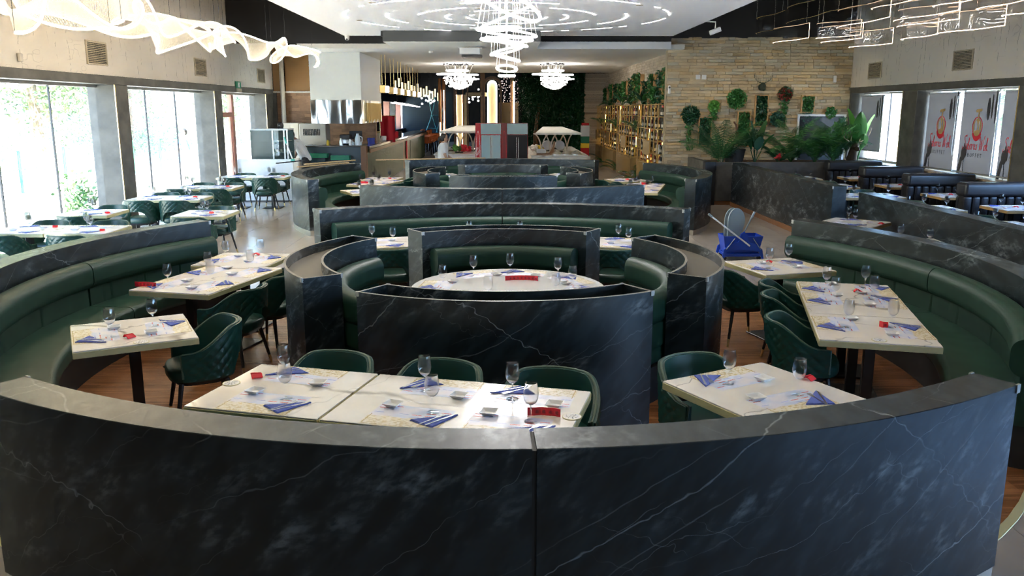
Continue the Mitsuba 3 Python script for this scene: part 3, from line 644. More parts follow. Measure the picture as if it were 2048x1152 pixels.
def ring_tables(k):
    c = RC[k]; far = 0 if k == 0 else 1; P = 'near ring' if k == 0 else 'far ring'
    T = lambda cx, cy: (cx, c[1] + cy - 7.42)
    def ft(cx, cy, *a, **q): x, y = T(cx, cy); full_table(x, y, *a, far=far, **q)
    lab = 'white marble %s table %s of the ' + P
    if k == 0:
        ft(-1.249, 4.636, -15.2 + 180, .8, lab % ('square', 'behind the front divider, left side,'), 'the front left square table', ('back', 'front'))
        ft(-.225, 4.355, -15.2 + 180, 1.3, lab % ('long', 'behind the front divider'), 'the front middle long table', ('back right', 'back left', 'front right', 'front left'), seats=(2, 2), sx=((-.36, .19), (-.32, .215)), cx_=((-.39, .33), (0, 0)))
        ft(1.49, 4.59, 27.9 + 180, .8, lab % ('square', 'behind the front divider, right side,'), 'the front right square table', ('back', 'front'))
    n = 'near' if k == 0 else 'far'
    ft(-2.69, 5.94, 27.6 + 90, .8, lab % ('square', 'at the nearest part of the left bench'), "the %s left bench's nearest table" % n, ('chair', 'bench'))
    ft(-2.79, 7.90, 75.7, 1.3, lab % ('long', 'in the middle of the left bench'), "the %s left bench's long table" % n, ('near chair', 'far chair', 'far bench', 'near bench'), seats=(2, 2))
    if k == 0: pass
    ft(-2.78, 8.93, 83, .8, lab % ('square', 'at the farthest part of the left bench'), "the %s left bench's farthest table" % n, ('chair', 'bench'))
    ft(2.71, 5.947, 75.2 + 180, .8, lab % ('square', 'at the nearest part of the right bench'), "the %s right bench's nearest table" % n, ('chair', 'bench'), cd=.43, sx=((-.1,), (0.02,)))
    ft(2.98, 6.967, 75.2 + 180, 1.3, lab % ('long', 'in the middle of the right bench'), "the %s right bench's long table" % n, ('far chair', 'near chair', 'near bench', 'far bench'), seats=(2, 2), cd=.43, sx=((-.42, .08), (.12, -.36)))
    ft(2.85, 8.48, 15 + 270, .8, lab % ('square', 'at the farthest part of the right bench'), "the %s right bench's farthest table" % n, ('chair', 'bench'))
    if k == 0:
        ft(-1.46, 10.07, -28 + 45, .8, lab % ('square', 'behind the round table, left side,'), 'the back left square table', ('chair', 'bench'))
        ft(0.0, 10.28, 0, 1.3, lab % ('long', 'hidden behind the island'), 'the back middle long table', ('left chair', 'right chair', 'right bench', 'left bench'), seats=(2, 2), skip=('left chair', 'right chair'))
        ft(1.46, 10.02, -17, .8, lab % ('square', 'behind the round table, right side,'), 'the back right square table', ('chair', 'bench'))
    else:
        ft(1.55, 10.1, -20, .8, lab % ('square', 'at the right end of the back bench'), 'the far back right table', ('chair', 'bench'))
        ft(-1.5, 10.1, 18, .8, lab % ('square', 'at the left end of the back bench'), 'the far back left table', ('chair', 'bench'))
    # round table
    x, y = c[0] + .05, c[1] + .05
    t = thing('round_table', 'round white table inside the island of the %s' % P, 'table')
    put('tabletop', lathe([(0, TZ - .025), (.875, TZ - .025), (.88, TZ - .02), (.88, TZ - .004), (.876, TZ), (0, TZ)], 72), 'white_round', 30, M=Tm(x, y), parent=t)
    put('post', cyl(0, 0, .02, TZ - .025, .09, 20), 'black_metal', 30, M=Tm(x, y), parent=t)
    put('base', lathe([(0, .003), (.40, .003), (.40, .02), (0, .03)], 40), 'black_metal', 30, M=Tm(x, y), parent=t)
    for a, w in ((174, 'left'), (116, 'back left'), (76, 'back'), (25, 'back right'), (343, 'right'), (243, 'front left'), (305, 'front right')):
        if k == 1 and a not in (116, 76, 25, 343): continue
        M = Tm(x, y, TZ, a + 90) @ Tm(0, -.66, 0)
        setting(M, w, 'the %s round table' % ('near' if k == 0 else 'far'), far)
P_('white_round', (0.86, 0.86, 0.84), 0.10)
ring_tables(0); ring_tables(1)
# things on the near ring's tables
packet(-1.484, 4.848, TZ, 10, 'red folded cards near the left corner of the front left square table')
red_row(0.215, 4.175, TZ, -12, 5, -9, 'row of standing red cards on the front middle long table')
packet(1.82, 4.76, TZ, 30, 'red folded cards at the right corner of the front right square table')
packet(-2.635, 5.753, TZ, 40, "red folded cards on the near left bench's nearest table")
red_row(-3.24, 7.50, TZ, -14, 6, -5, "row of standing red cards on the near left bench's long table")
packet(-2.715, 9.17, TZ, 80, "red folded cards on the near left bench's farthest table")
packet(3.13, 7.20, TZ, 70, "two folded red cards in the middle of the near right bench's long table")
red_row(2.82, 5.99, TZ, -20, 2, 40, "pair of upright red cards on the near right bench's nearest table")
packet(2.80, 8.66, TZ, 50, "red folded cards on the near right bench's farthest table")
red_row(0.18, 7.74, TZ, -6, 9, -7, 'curved row of standing red cards on the near round table')
packet(-1.66, 10.05, TZ, 60, 'red folded cards on the back left square table'); packet(1.75, 9.83, TZ, 60, 'red folded cards on the back right square table')
place(COASTER, 'coaster', Tm(-1.596, 4.737, TZ + .0006), 'round white coaster on the left edge of the front left square table', 'coaster')
place(COASTER, 'coaster', Tm(0.363, 4.164, TZ + .0006, 20), 'round white coaster at the right edge of the front middle long table', 'coaster')
place(COASTER, 'coaster', Tm(-2.50, 5.64, TZ + .0006), "round white coaster on the near left bench's nearest table", 'coaster')
place(COASTER, 'coaster', Tm(2.63, 5.63, TZ + .0006), "round white coaster at the near end of the near right bench's nearest table", 'coaster')
red_row(-3.0, 18.35, TZ, -14, 5, -5, 'row of standing red cards on the far left bench\'s long table')
packet(-2.6, 19.55, TZ, 0, 'red folded cards on the far left bench\'s farthest table')
red_row(3.05, 18.0, TZ, -14, 4, -5, "row of standing red cards on the far right bench's long table")
packet(2.85, 19.2, TZ, 0, 'red folded cards on the far right bench\'s farthest table')

# ---- tables by the left windows, standing free, chairs on both long sides
def free(cx, cy, L, label, short, seats, names, jit=True, **k):
    full_table(cx, cy, 0, L, label, short, names, True, 1, seats, None, .50, (), 'wood_edge' if False else 'gold_edge', True, **k)
free(-5.55, 11.27, .8, 'square marble table nearest the camera by the left windows', 'the nearest window table', (1, 1), ('near', 'far'))
free(-6.36, 11.27, .8, 'square marble table against the glass nearest the camera', 'the nearest table at the glass', (1, 1), ('near', 'far'))
free(-6.42, 13.2, .8, 'small square marble table between the first two window tables', 'the second table at the glass', (1, 1), ('near', 'far'))
free(-6.05, 15.37, 1.3, 'long marble table at the first window pier', 'the table at the first pier', (2, 2), ('near left', 'near right', 'far right', 'far left'))
free(-6.12, 17.53, 1.3, 'long marble table in the middle of the second window bay', 'the table in the second bay', (2, 2), ('near left', 'near right', 'far right', 'far left'))
free(-4.60, 13.04, .8, 'square marble table standing at the aisle behind the near ring', 'the aisle table', (1, 1), ('near', 'far'))
free(-5.51, 20.29, .8, 'right half of the joined marble tables before the white partition', 'the right table before the partition', (1, 1), ('near', 'far'))
free(-6.32, 20.29, .8, 'left half of the joined marble tables before the white partition', 'the left table before the partition', (1, 1), ('near', 'far'))
for x, y, r, s in ((-5.3, 11.1, 10, 'the nearest window table'), (-6.1, 13.0, 30, 'the second table at the glass'), (-5.6, 15.4, 60, 'the table at the first pier'), (-5.7, 17.55, 20, 'the table in the second bay'), (-4.5, 13.0, 0, 'the aisle table'), (-5.25, 20.3, 50, 'the right table before the partition'), (-6.1, 11.45, 5, 'the nearest table at the glass')):
    packet(x, y, TZ, r, 'red folded cards on %s' % s)
# ---- right side: tables between the near ring and the straight divider, middle row, booths
full_table(5.0, 11.85, -42, .8, 'square marble table behind the right divider of the near ring', 'the table right of the near ring', ('left', 'right'), True, 1, (1, 1), None, .56, (), 'wood_edge')
full_table(4.95, 9.95, -5, .8, 'square marble table hidden behind the right divider of the near ring', 'the hidden table right of the near ring', ('left', 'right'), False, 1, (1, 1), None, .56, (), 'wood_edge')
packet(5.3, 11.62, TZ, 20, 'red folded cards on the table right of the near ring'); packet(5.05, 9.42 + .25, TZ, 20, 'red folded cards on the hidden table right of the near ring')
BY = [20.55, 18.5, 16.45, 14.4, 12.35]
order_ = ['first', 'second', 'third', 'fourth', 'fifth']
for i, by in enumerate(BY):
    y = by - .78
    if i < 5:
        full_table(8.62, y, 0, 1.18, 'wood-edged table between booth benches on the right, %s from the back' % order_[i], 'the %s booth table from the back' % order_[i], ('left near', 'right near', 'right far', 'left far'), False, 2, (2, 2), None, .6, (), 'wood_edge')
        packet(8.42, y + .02, TZ, 30, 'red folded cards on the %s booth table from the back' % order_[i])
        full_table(6.75, y, 0, 1.3, 'wood-edged table between the straight divider and the booths, %s from the back' % order_[i], 'the %s middle-row table from the back' % order_[i], ('left near', 'right near', 'right far', 'left far'), False, 2, (2, 2), None, .62, (), 'wood_edge', True)
        packet(6.95, y - .05, TZ, 70, 'red folded cards on the %s middle-row table from the back' % order_[i])
def booth(y, label, sides=(-1, 1)):
    t = thing('booth_bench', label, 'booth bench'); x0, x1 = 7.88, 9.22
    put('core', B(x0 + .03, x1 - .03, y - .07, y + .07, 0, 1.02), 'black', parent=t)
    put('headrest', RB(x0, x1, y - .17, y + .17, .86, 1.10, .06), 'black_leather', 40, parent=t)
    n = 9; w = (x1 - x0 - .02) / n
    for s in sides:
        put('seat', RB(x0, x1, min(y + s * .06, y + s * .60), max(y + s * .06, y + s * .60), .30, .46, .05), 'black_leather', 40, parent=t)
        put('plinth', B(x0 + .04, x1 - .04, min(y + s * .06, y + s * .54), max(y + s * .06, y + s * .54), 0, .30), 'black', parent=t)
        for i in range(n):
            a = x0 + .01 + i * w
            put('channel', RB(a, a + w - .004, min(y + s * .05, y + s * .15), max(y + s * .05, y + s * .15), .44, .865, .04, 2), 'black_leather', 40, parent=t)
for i, by in enumerate(BY): booth(by, 'black channel-tufted booth bench on the right, %s from the back' % order_[i], (-1,) if i == 0 else (-1, 1))

# ================================================================ LIGHTS OF THE ROOM
COOL, WARM = np.array([1.0, 0.97, 0.98]), np.array([1.0, 0.80, 0.52])
LC = (0.1, 17.3, 4.1)
strips = [(3.15, 178, 188), (3.15, 190, 203), (3.15, 214, 217), (3.15, 222, 240), (3.15, 146, 162), (3.15, 139, 142), (3.15, 114, 126), (3.15, 108, 111), (3.15, 92, 102), (3.15, 86, 90), (3.15, 70, 80), (3.15, 63, 66),
          (3.15, 42, 57), (3.15, 34, 38), (3.15, 2, 24), (3.15, -26, -8), (3.15, -34, -30), (3.15, -62, -44), (2.35, 152, 197), (2.35, -17, 34), (2.35, 70, 110), (2.35, 250, 292), (1.75, 113, 160), (1.75, 20, 66), (1.75, 195, 245), (1.75, -64, -15),
          (1.2, 160, 205), (1.2, -25, 25), (1.2, 58, 122), (1.2, 240, 300), (0.78, 140, 185), (0.78, -5, 45), (0.78, 250, 300), (0.78, 205, 215)]
for i, (r, a, b) in enumerate(strips):
    t = thing('ceiling_light_strip', 'curved white light strip set flush in the round pattern of the ceiling panel', 'light strip', 'curved light strips in the ceiling panel')
    w = .020 if r < 3 else .014
    scene[t] = glow(arc([(r - w, LC[2] - .008), (r + w, LC[2] - .008), (r + w, LC[2]), (r - w, LC[2])], a, b, max(3, int((b - a) / 4)), LC[0], LC[1]), COOL * (5 if r < 3 else 3.5), .12)
SC = (0.07, 12.5)
t = thing('ring_chandelier', 'tall spiral chandelier of tilted white light rings hanging in the centre', 'chandelier')
put('ceiling_disc', cyl(SC[0], SC[1], 4.06, 4.1, .22, 30), 'brass', 30, parent=t)
put('rod', cyl(SC[0], SC[1], 3.4, 4.06, .008, 8), 'steel', parent=t)
rings = [(2.80, .112, 0, 0), (2.90, .145, 4, 20), (3.05, .19, 14, 0), (3.15, .235, -14, 10), (3.27, .30, 12, 0), (3.30, .37, 1, 0), (3.40, .43, 7, 10), (3.45, .30, -3, 0), (3.62, .38, -22, 5), (3.80, .52, 24, -8), (3.98, .60, -16, 12)]
wires = []
for i, (z, r, ty, tx) in enumerate(rings):
    A = np.linspace(0, 2 * PI, 49)[:-1]; M = Tm(SC[0] + (-.12 if i == 7 else 0), SC[1], z) @ Ry(ty) @ Rx(tx)
    pts = trimesh.transform_points(np.stack([r * np.cos(A), r * np.sin(A), A * 0], 1), M)
    k = uniq(t + '__light_ring'); scene[k] = glow(tube(pts, .017 if i < 9 else .022, 8, True), COOL * 9, .6, True)
    for j in range(0, 48, 12): wires.append(tube([pts[j], [pts[j][0] * .7 + SC[0] * .3, pts[j][1] * .7 + SC[1] * .3, 4.08]], .0022, 4))
put('suspension_wires', cat(wires), 'steel', parent=t, kind='stuff')
# ---- left: long twisting ribbon chandelier with fine crystal rods
def ribbon(y0, y1, x0, x1, z0, z1, w0, w1, ph, tw, t, n=220, seed=0):
    s = np.linspace(0, 1, n); y = y0 + (y1 - y0) * s
    cx = x0 + (x1 - x0) * s + .18 * np.sin(2 * PI * (2.1 * s) + ph); cz = z0 + (z1 - z0) * s + .10 * np.sin(2 * PI * 3.3 * s + ph * 1.7)
    w = w0 + (w1 - w0) * s; a = ph + tw * 2 * PI * s + .7 * np.sin(2 * PI * 2.7 * s + ph)
    dx, dz = np.sin(a) * w * .5, np.cos(a) * w * .45
    E1 = np.stack([cx + dx, y, cz + dz], 1); E2 = np.stack([cx - dx, y + .1, cz - dz], 1)
    for E in (E1, E2):
        k = uniq(t + '__light_edge'); scene[k] = glow(tube(E, .016, 6), WARM * 7 + .4, .9, True)
    rods = []
    for i in range(0, n, 1):
        for q in (0, .5):
            if i + q > n - 1: continue
            p = E1[i] * (1 - q) + E1[min(n - 1, i + 1)] * q; u = E2[i] * (1 - q) + E2[min(n - 1, i + 1)] * q
            rods.append(tube([p, u], .0035, 3))
    k = uniq(t + '__crystal_rods'); scene[k] = glow(cat(rods), WARM * .30 + .03, .1); tag(k, kind='stuff')
    return E1
t = thing('ribbon_chandelier', 'long twisting ribbon chandelier of warm crystal rods above the left windows', 'chandelier')
Ea = ribbon(6.2, 14.6, -5.1, -5.0, 3.62, 3.62, .75, .50, 0.6, .8, t)
Eb = ribbon(8.6, 15.4, -4.95, -4.95, 3.38, 3.50, .55, .42, 2.4, -.7, t, 180)
Ec = ribbon(14.2, 21.6, -4.95, -4.75, 3.50, 3.62, .50, .42, 1.4, 1.9, t, 190)
wr = []
for E in (Ea, Eb, Ec):
    for i in range(0, len(E), 26): wr.append(tube([E[i], [E[i][0], E[i][1], 5.5]], .003, 4))
put('suspension_wires', cat(wr), 'black_metal', parent=t, kind='stuff')
# ---- right: chandelier of bent acrylic sheets with lit edges
P_('acrylic', (0.75, 0.70, 0.64), 0.08, spec_trans=0.0)
scene['acrylic'] = {'type': 'thindielectric', 'int_ior': 1.49, 'specular_transmittance': col(0.80, 0.76, 0.72)}
t = thing('wave_chandelier', 'chandelier of bent clear acrylic sheets with glowing edges above the right booths', 'chandelier')
sheets = [(6.17, 19.71, 6.34, 18.21, 3.79, .30, 1), (6.05, 16.72, 6.46, 15.82, 3.65, .27, 1), (6.14, 16.66, 6.35, 15.5, 3.57, .27, 1), (6.16, 15.35, 6.36, 14.31, 3.39, .25, 1), (6.26, 16.24, 6.24, 14.24, 3.8, .30, 1),
          (6.2, 13.77, 6.29, 12.19, 3.68, .24, 1), (6.14, 13.51, 6.35, 12.26, 3.57, .24, 1), (6.31, 13.63, 6.2, 12.55, 3.39, .22, 1), (6.2, 12.37, 6.31, 11.06, 3.37, .25, 1), (5.95, 16.11, 6.04, 14.68, 4.05, .26, 0), (6.26, 12.64, 6.25, 11.64, 3.77, .2, 1),
          (6.31, 11.54, 6.19, 10.5, 3.61, .2, 1), (6.21, 10.79, 6.3, 10.04, 3.45, .2, 1), (5.91, 18.07, 5.8, 15.71, 4.05, .30, 0), (5.75, 19.6, 5.7, 17.9, 3.98, .32, 0), (6.5, 12.2, 6.4, 10.9, 3.95, .25, 1), (6.45, 15.2, 6.4, 13.8, 4.02, .28, 1)]
wr = []
for (x0, y0, x1, y1, z, h, lit) in sheets:
    n = 22; s = np.linspace(0, 1, n); L = math.hypot(x1 - x0, y1 - y0); nx, ny = -(y1 - y0) / L, (x1 - x0) / L
    off = .085 * np.tanh((s - .45) * 9) + .07 * np.exp(-((s - 0.0) / .05) ** 2)
    bx, by = x0 + (x1 - x0) * s + nx * off, y0 + (y1 - y0) * s + ny * off
    bot = np.stack([bx, by, np.full(n, z)], 1); top = bot + [0, 0, h]
    put('sheet', gridmesh(np.stack([bot, top], 1)), 'acrylic', True, parent=t)
    if lit:
        for E, r, g in ((bot, .008, 1.1), (np.array([bot[-1], top[-1]]), .007, .9), (top, .006, .22)):
            k = uniq(t + '__lit_edge'); scene[k] = glow(tube(E, r, 5), np.array([1, .66, .42]) * g, .1, True)
    else: put('dull_edge', cat([tube(top, .008, 5), tube(bot, .004, 5)]), 'brass', True, parent=t)
    for i in (2, n - 3): wr.append(tube([top[i], [top[i][0], top[i][1], 5.5]], .0028, 4))
put('suspension_wires', cat(wr), 'steel', parent=t, kind='stuff')
# ---- two crystal chandeliers and six brass pendants in the back room
def crystal(x, y, label):
    t = thing('crystal_chandelier', label, 'chandelier')
    r = np.random.default_rng(int(abs(x) * 10))
    for i, (dx, dz, rr) in enumerate(((-.05, .30, .38), (-.25, .18, .50), (.22, .16, .44), (.28, .02, .40))):
        A = np.linspace(0, 2 * PI, 33)[:-1]; k = uniq(t + '__light_ring')
        scene[k] = glow(tube(np.stack([x + dx + rr * np.cos(A), y + rr * np.sin(A), 3.32 + dz + A * 0], 1), .026, 6, True), COOL * 3, .3, True)
    cr = []
    for i in range(420):
        a = r.uniform(0, 2 * PI); q = r.uniform(0, 1); rad = .56 * math.sqrt(1 - q ** 2) * r.uniform(.4, 1); z = 3.42 - .42 * q
        cr.append(mv(trimesh.creation.icosphere(0, .026), Tm(x + rad * math.cos(a), y + rad * math.sin(a), z)))
    k = uniq(t + '__crystals'); scene[k] = glow(cat(cr), np.array([1, .95, .85]) * 1.2, .6); tag(k, kind='stuff')
    cn, wr = [], []
    for i in range(26):
        a = r.uniform(0, 2 * PI); d = r.uniform(.1, .5); px, py = x + d * math.cos(a), y + d * 1.6 * math.sin(a)
        cn.append(cyl(px, py, 3.81, 3.85, .028, 8)); wr.append(tube([[px, py, 3.82], [x + .7 * (px - x), y + .7 * (py - y), 3.5]], .004, 4))
    put('canopies', cat(cn), 'black_metal', parent=t, kind='stuff'); put('suspension_wires', cat(wr), 'steel', parent=t, kind='stuff')
crystal(-1.48, 29.8, 'glittering crystal chandelier in the back room, left of the ring chandelier')
crystal(1.80, 29.8, 'glittering crystal chandelier in the back room, right of the ring chandelier')
for i in range(6):
    y = 24.9 + 1.9 * i; x = -3.40
    t = thing('bar_pendant', 'brass box pendant on two rods above the bar, %s in the row' % ('nearest', 'second', 'third', 'fourth', 'fifth', 'farthest')[i], 'pendant lamp', 'brass pendants above the bar')
    for dx in (-.05, .05): put('rod', cyl(x + dx, y, 3.0, 3.85, .010, 8), 'brass', 30, parent=t)
    put('shade', B(x - .11, x + .05, y - .1, y + .1, 2.78, 3.0, .01), 'brass', parent=t)
    k = uniq(t + '__lamp'); scene[k] = glow(B(x + .05, x + .15, y - .09, y + .09, 2.79, 2.98, .02), np.array([1, .93, .8]) * 1.6, .2)

# ================================================================ OUTSIDE
def ground_col(p, n, uv):
    g = smoothstep(-13.0, -15.5, p.x + 1.6 * fbm(p.y * .4, p.x * .4, 0.0, 2)); h = fbm(p.x * 2, p.y * 2, 0.0, 3)
    return mix(mix((0.72, 0.70, 0.65), (0.80, 0.78, 0.74), h), mix((0.58, 0.58, 0.44), (0.74, 0.72, 0.60), h), g)
P_('ground_soil', mikit.proc(ground_col), 0.9)
def gh(x, y): return np.where(x < -14, (-14 - x) * .22, 0) - .12 + .12 * np.sin(y * .7 + x) * (x < -15)
gx, gy = np.meshgrid(np.linspace(-60, -7.55, 70), np.linspace(-20, 75, 70), indexing='ij')
struct('outside_ground', gridmesh(np.stack([gx, gy, gh(gx, gy)], -1)), 'ground_soil', True)
gx, gy = np.meshgrid(np.linspace(9.95, 60, 20), np.linspace(-20, 75, 20), indexing='ij')
struct('outside_ground', gridmesh(np.stack([gx, gy, gx * 0 - .12], -1)), 'ground_soil', True)
scene['leaf_a'] = {'type': 'twosided', 'bsdf': {'type': 'principled', 'base_color': col(.24, .31, .17), 'roughness': .5}}
scene['leaf_b'] = {'type': 'twosided', 'bsdf': {'type': 'principled', 'base_color': col(.42, .46, .30), 'roughness': .5}}
P_('bark', (0.30, 0.22, 0.16), 0.9)
def leaves(n, f, size, seed, asp=.45):
    r = np.random.default_rng(seed); c = f(r, n); d = r.normal(size=(n, 3)); d /= np.linalg.norm(d, axis=1, keepdims=True)
    e = np.cross(d, r.normal(size=(n, 3))); e /= np.linalg.norm(e, axis=1, keepdims=True); s = size * r.uniform(.6, 1.3, (n, 1))
    V = np.stack([c - d * s, c + e * s * asp, c + d * s, c - e * s * asp], 1).reshape(-1, 3); k = np.arange(n)[:, None] * 4
    return trimesh.Trimesh(V, np.vstack([k + [0, 1, 2], k + [0, 2, 3]]), process=False)
def crown(r, n):
    k = 26; c = r.normal(size=(k, 3)) * [1.1, 1.1, 1.7]; c[:, 2] += 4.3; i = r.integers(0, k, n)
    return c[i] + r.normal(size=(n, 3)) * .48
TREES = [(mikit.ply(leaves(13000, crown, .085, 20 + s), 'leaf_a'), mikit.ply(cat([tube([[0, 0, -.3], [.1, 0, 2], [-.1, .1, 4.5]], [.16, .12, .05], 7), tube([[.1, 0, 2], [.7, .2, 4]], [.07, .03], 5)]), 'bark', smooth=True)) for s in range(3)]
rt = random.Random(5)
spots = [(-17.5 - 4.5 * (i % 3) + rt.uniform(-1, 1), 9 + 2.9 * i * .9 + rt.uniform(-1, 1)) for i in range(17)] + [(16 + 3 * (i % 2), 18 + 4 * i) for i in range(4)]
for i, (x, y) in enumerate(spots):
    s = rt.uniform(1.0, 1.55); tv = TREES[i % 3]; side = 'left' if x < 0 else 'right'
    t = thing('outside_tree', 'sunlit leafy tree outside beyond the %s windows' % side, 'tree', 'trees outside the %s windows' % side)
    M = Tm(x, y, float(gh(np.array(x), np.array(y))) if x < 0 else -.12, rt.uniform(0, 360), s)
    put('foliage', tv[0], 'leaf_a' if i % 2 else 'leaf_b', M=M, parent=t, kind='stuff'); put('trunk', tv[1], 'bark', M=M, parent=t)
put('hedge', leaves(26000, lambda r, n: np.stack([r.uniform(-19, -15.5, n), r.uniform(5, 60, n), r.uniform(-.1, 1.9, n) * r.uniform(.3, 1, n) + .35], 1), .07, 77), 'leaf_b', label='pale tangled undergrowth below the trees outside the left windows', cat='undergrowth', kind='stuff')
scene['leaf_c'] = {'type': 'twosided', 'bsdf': {'type': 'principled', 'base_color': col(.10, .20, .07), 'roughness': .5}}
put('outside_bush', leaves(700, lambda r, n: np.clip(r.normal(size=(n, 3)), -2, 2) * [.16, .25, .3] + [-8.0, 15.9, .6], .055, 78), 'leaf_c', label='small dark-leaved bush outside the glass by the first pier', cat='bush', kind='stuff')
P_('fence_green', (0.05, 0.22, 0.14), 0.5)
for i in range(12):
    y = 12 + i * 2.55
    put('fence_post', cyl(-14.0, y, -.15, 1.15, .04, 8), 'fence_green', 30, label='slim green fence post outside the left windows, %s from the left' % ('first', 'second', 'third', 'fourth', 'fifth', 'sixth', 'seventh', 'eighth', 'ninth', 'tenth', 'eleventh', 'twelfth')[i], cat='fence post', group='green fence posts outside')
put('fence_wire', cat([tube([[-14, 8, z], [-14, 45, z]], .008, 4) for z in (.25, .6, .95)]), 'fence_green', label='thin wires strung between the green posts outside', cat='fence wire')

# ---- warm spotlights: recessed in the panel and on the black ceiling beside it
def spot(x, y, z, I, cut, tx=None, ty=None):
    key = uniq('spot_beam'); o = [x, y, z - .03]; t = [tx if tx is not None else x + .001, ty if ty is not None else y + .001, 0]
    scene[key] = {'type': 'spot', 'intensity': {'type': 'rgb', 'value': [I * 1.0, I * .80, I * .54]}, 'cutoff_angle': float(cut), 'beam_width': float(cut * .55), 'to_world': TF().look_at(origin=o, target=t, up=[0, 1, 0])}
SPOTI = 1.0
for i, (x, y) in enumerate([(-2.6, 4.6), (-.9, 4.2), (.9, 4.2), (2.6, 4.8), (-2.7, 7.4), (0.0, 7.4), (2.9, 6.7), (-2.6, 9.6), (0, 10.2), (2.6, 9.6), (-2.2, 15.0), (-1.5, 20), (2.4, 15.3), (1.9, 20.2), (-2.9, 17.9), (3.2, 17.6), (.4, 19.0), (-.4, 15.8)]):
    put('recessed_spot', lathe([(.045, 4.092), (.065, 4.092), (.065, 4.1), (.045, 4.1)], 16), 'grille', 30, M=Tm(x, y), label='small recessed spotlight in the white ceiling panel', cat='spotlight', group='recessed spotlights in the ceiling panel')
    spot(x, y, 4.09, SPOTI, 48)
for i, (x, y, tx, ty) in enumerate(((-4.4, 5.2, -3.75, 5.4), (-4.5, 7.6, -3.9, 7.6), (4.5, 5.6, 3.9, 5.8), (4.6, 8.2, 3.9, 8.0), (-4.6, 17.5, -3.9, 17.6), (4.6, 17.5, 3.9, 17.4), (6.8, 14.5, 6.6, 14.6), (6.8, 18.5, 6.6, 18.6), (6.9, 21.2, 6.9, 22.9), (5.4, 21.2, 5.4, 22.9), (8.3, 21.2, 8.3, 22.9))):
    t = thing('track_spotlight', 'black spotlight fixed to the dark ceiling beside the white panel', 'spotlight', 'black spotlights on the dark ceiling'); put('can', cyl(x, y, 5.3, 5.48, .05, 14), 'black_metal', 30, parent=t); put('stem', cyl(x, y, 5.46, 5.5, .012, 8), 'black_metal', parent=t)
    spot(x, y, 5.29, 1.6, 22 if i < 6 else 34, tx, ty)

# ================================================================ RIGHT SIDE: BLINDS, PLANTS, WALL GARDENS, WINE SHELVES
scene['blind_cloth'] = {'type': 'principledthin', 'base_color': col(0.27, 0.27, 0.30), 'roughness': 0.8, 'diff_trans': 0.10}
P_('print_red', (0.62, 0.03, 0.045), 0.6); P_('print_gold', (0.55, 0.38, 0.16), 0.6); P_('print_grey', (0.045, 0.045, 0.05), 0.7)
def stroke(pts, w): return LineString(pts).buffer(w, quad_segs=3)
def bez(*p, n=8):
    p = np.array(p, float); t = np.linspace(0, 1, n)[:, None]
    while len(p) > 1 and p.ndim == 2: p = np.stack([p[:-1][i][None] * (1 - t) + p[1:][i][None] * t for i in range(len(p) - 1)]) if p.ndim == 2 else p; break
    q = list(p)
    while len(q) > 1: q = [q[i] * (1 - t) + q[i + 1] * t for i in range(len(q) - 1)]
    return q[0]
# brush-script letters on a 1-unit em, drawn as strokes
SCRIPT = {'S': [[(.55, 1.25), (.45, 1.38), (.2, 1.25), (.18, 1.0), (.42, .72), (.42, .35), (.15, -.05), (-.12, .05), (-.05, .25)], [(.55, 1.25), (.62, 1.42)]],
          'a': [[(.34, .5), (.15, .52), (.05, .2), (.15, 0), (.32, .12), (.36, .5), (.36, .1), (.48, .06)]],
          'b': [[(.05, .3), (.25, 1.0), (.18, 1.15), (.1, .9), (.1, .05), (.3, .0), (.38, .3), (.25, .48), (.12, .3)]],
          'o': [[(.22, .5), (.05, .3), (.15, 0), (.34, .15), (.25, .5), (.45, .45)]], 'r': [[(.05, .5), (.1, 0), (.12, .35), (.3, .52), (.36, .42)]],
          'e': [[(.08, .22), (.32, .35), (.22, .52), (.06, .25), (.18, 0), (.4, .15)]], 's': [[(.32, .48), (.12, .42), (.3, .2), (.2, 0), (.02, .06)]],
          'W': [[(-.1, 1.0), (.1, 1.3), (.2, .9), (.22, .0), (.55, 1.0), (.58, .02), (.95, 1.2), (1.02, 1.4)]], 'k': [[(.05, .3), (.25, 1.05), (.15, 1.15), (.08, .0)], [(.1, .25), (.34, .5), (.14, .24), (.38, .0)]]}
def script(word, adv, w=.045):
    x, g = 0, []
    for ch in word:
        for st in SCRIPT[ch]: g.append(affinity.translate(stroke(bez_path(st), w), x, 0))
        x += {'S': .62, 'W': 1.05}.get(ch, .43)
    return unary_union(g), x
def bez_path(st):
    p = np.array(st, float); n = len(p); out = []
    for i in range(n - 1):
        p0, p1, p2, p3 = p[max(i - 1, 0)], p[i], p[i + 1], p[min(i + 2, n - 1)]
        for t in np.linspace(0, 1, 5)[:-1]:
            out.append(.5 * (2 * p1 + (p2 - p0) * t + (2 * p0 - 5 * p1 + 4 * p2 - p3) * t * t + (3 * p1 - p0 - 3 * p2 + p3) * t ** 3))
    return np.vstack([out, p[-1:]])
w1, l1 = script('Sabores', 0); w2, l2 = script('Wok', 0)
logo_text = affinity.scale(affinity.skew(unary_union([w1, affinity.translate(w2, l1 + .25, 0)]), 6), .17, .20, origin=(0, 0))
def flat_on_right(poly, h=.0015):
    """poly in (u, v): u to the right as one looks at the right wall, v up -> mesh facing -x"""
    m = ext(poly, h); M = np.array([[0, 0, -1.0, 0], [-1.0, 0, 0, 0], [0, 1, 0, 0], [0, 0, 0, 1]]); m.apply_transform(M)
    if m.volume < 0: m.invert()
    return m
def ell(cx, cy, rx, ry, n=24): return affinity.translate(affinity.scale(Point(0, 0).buffer(1, n // 4), rx, ry), cx, cy)
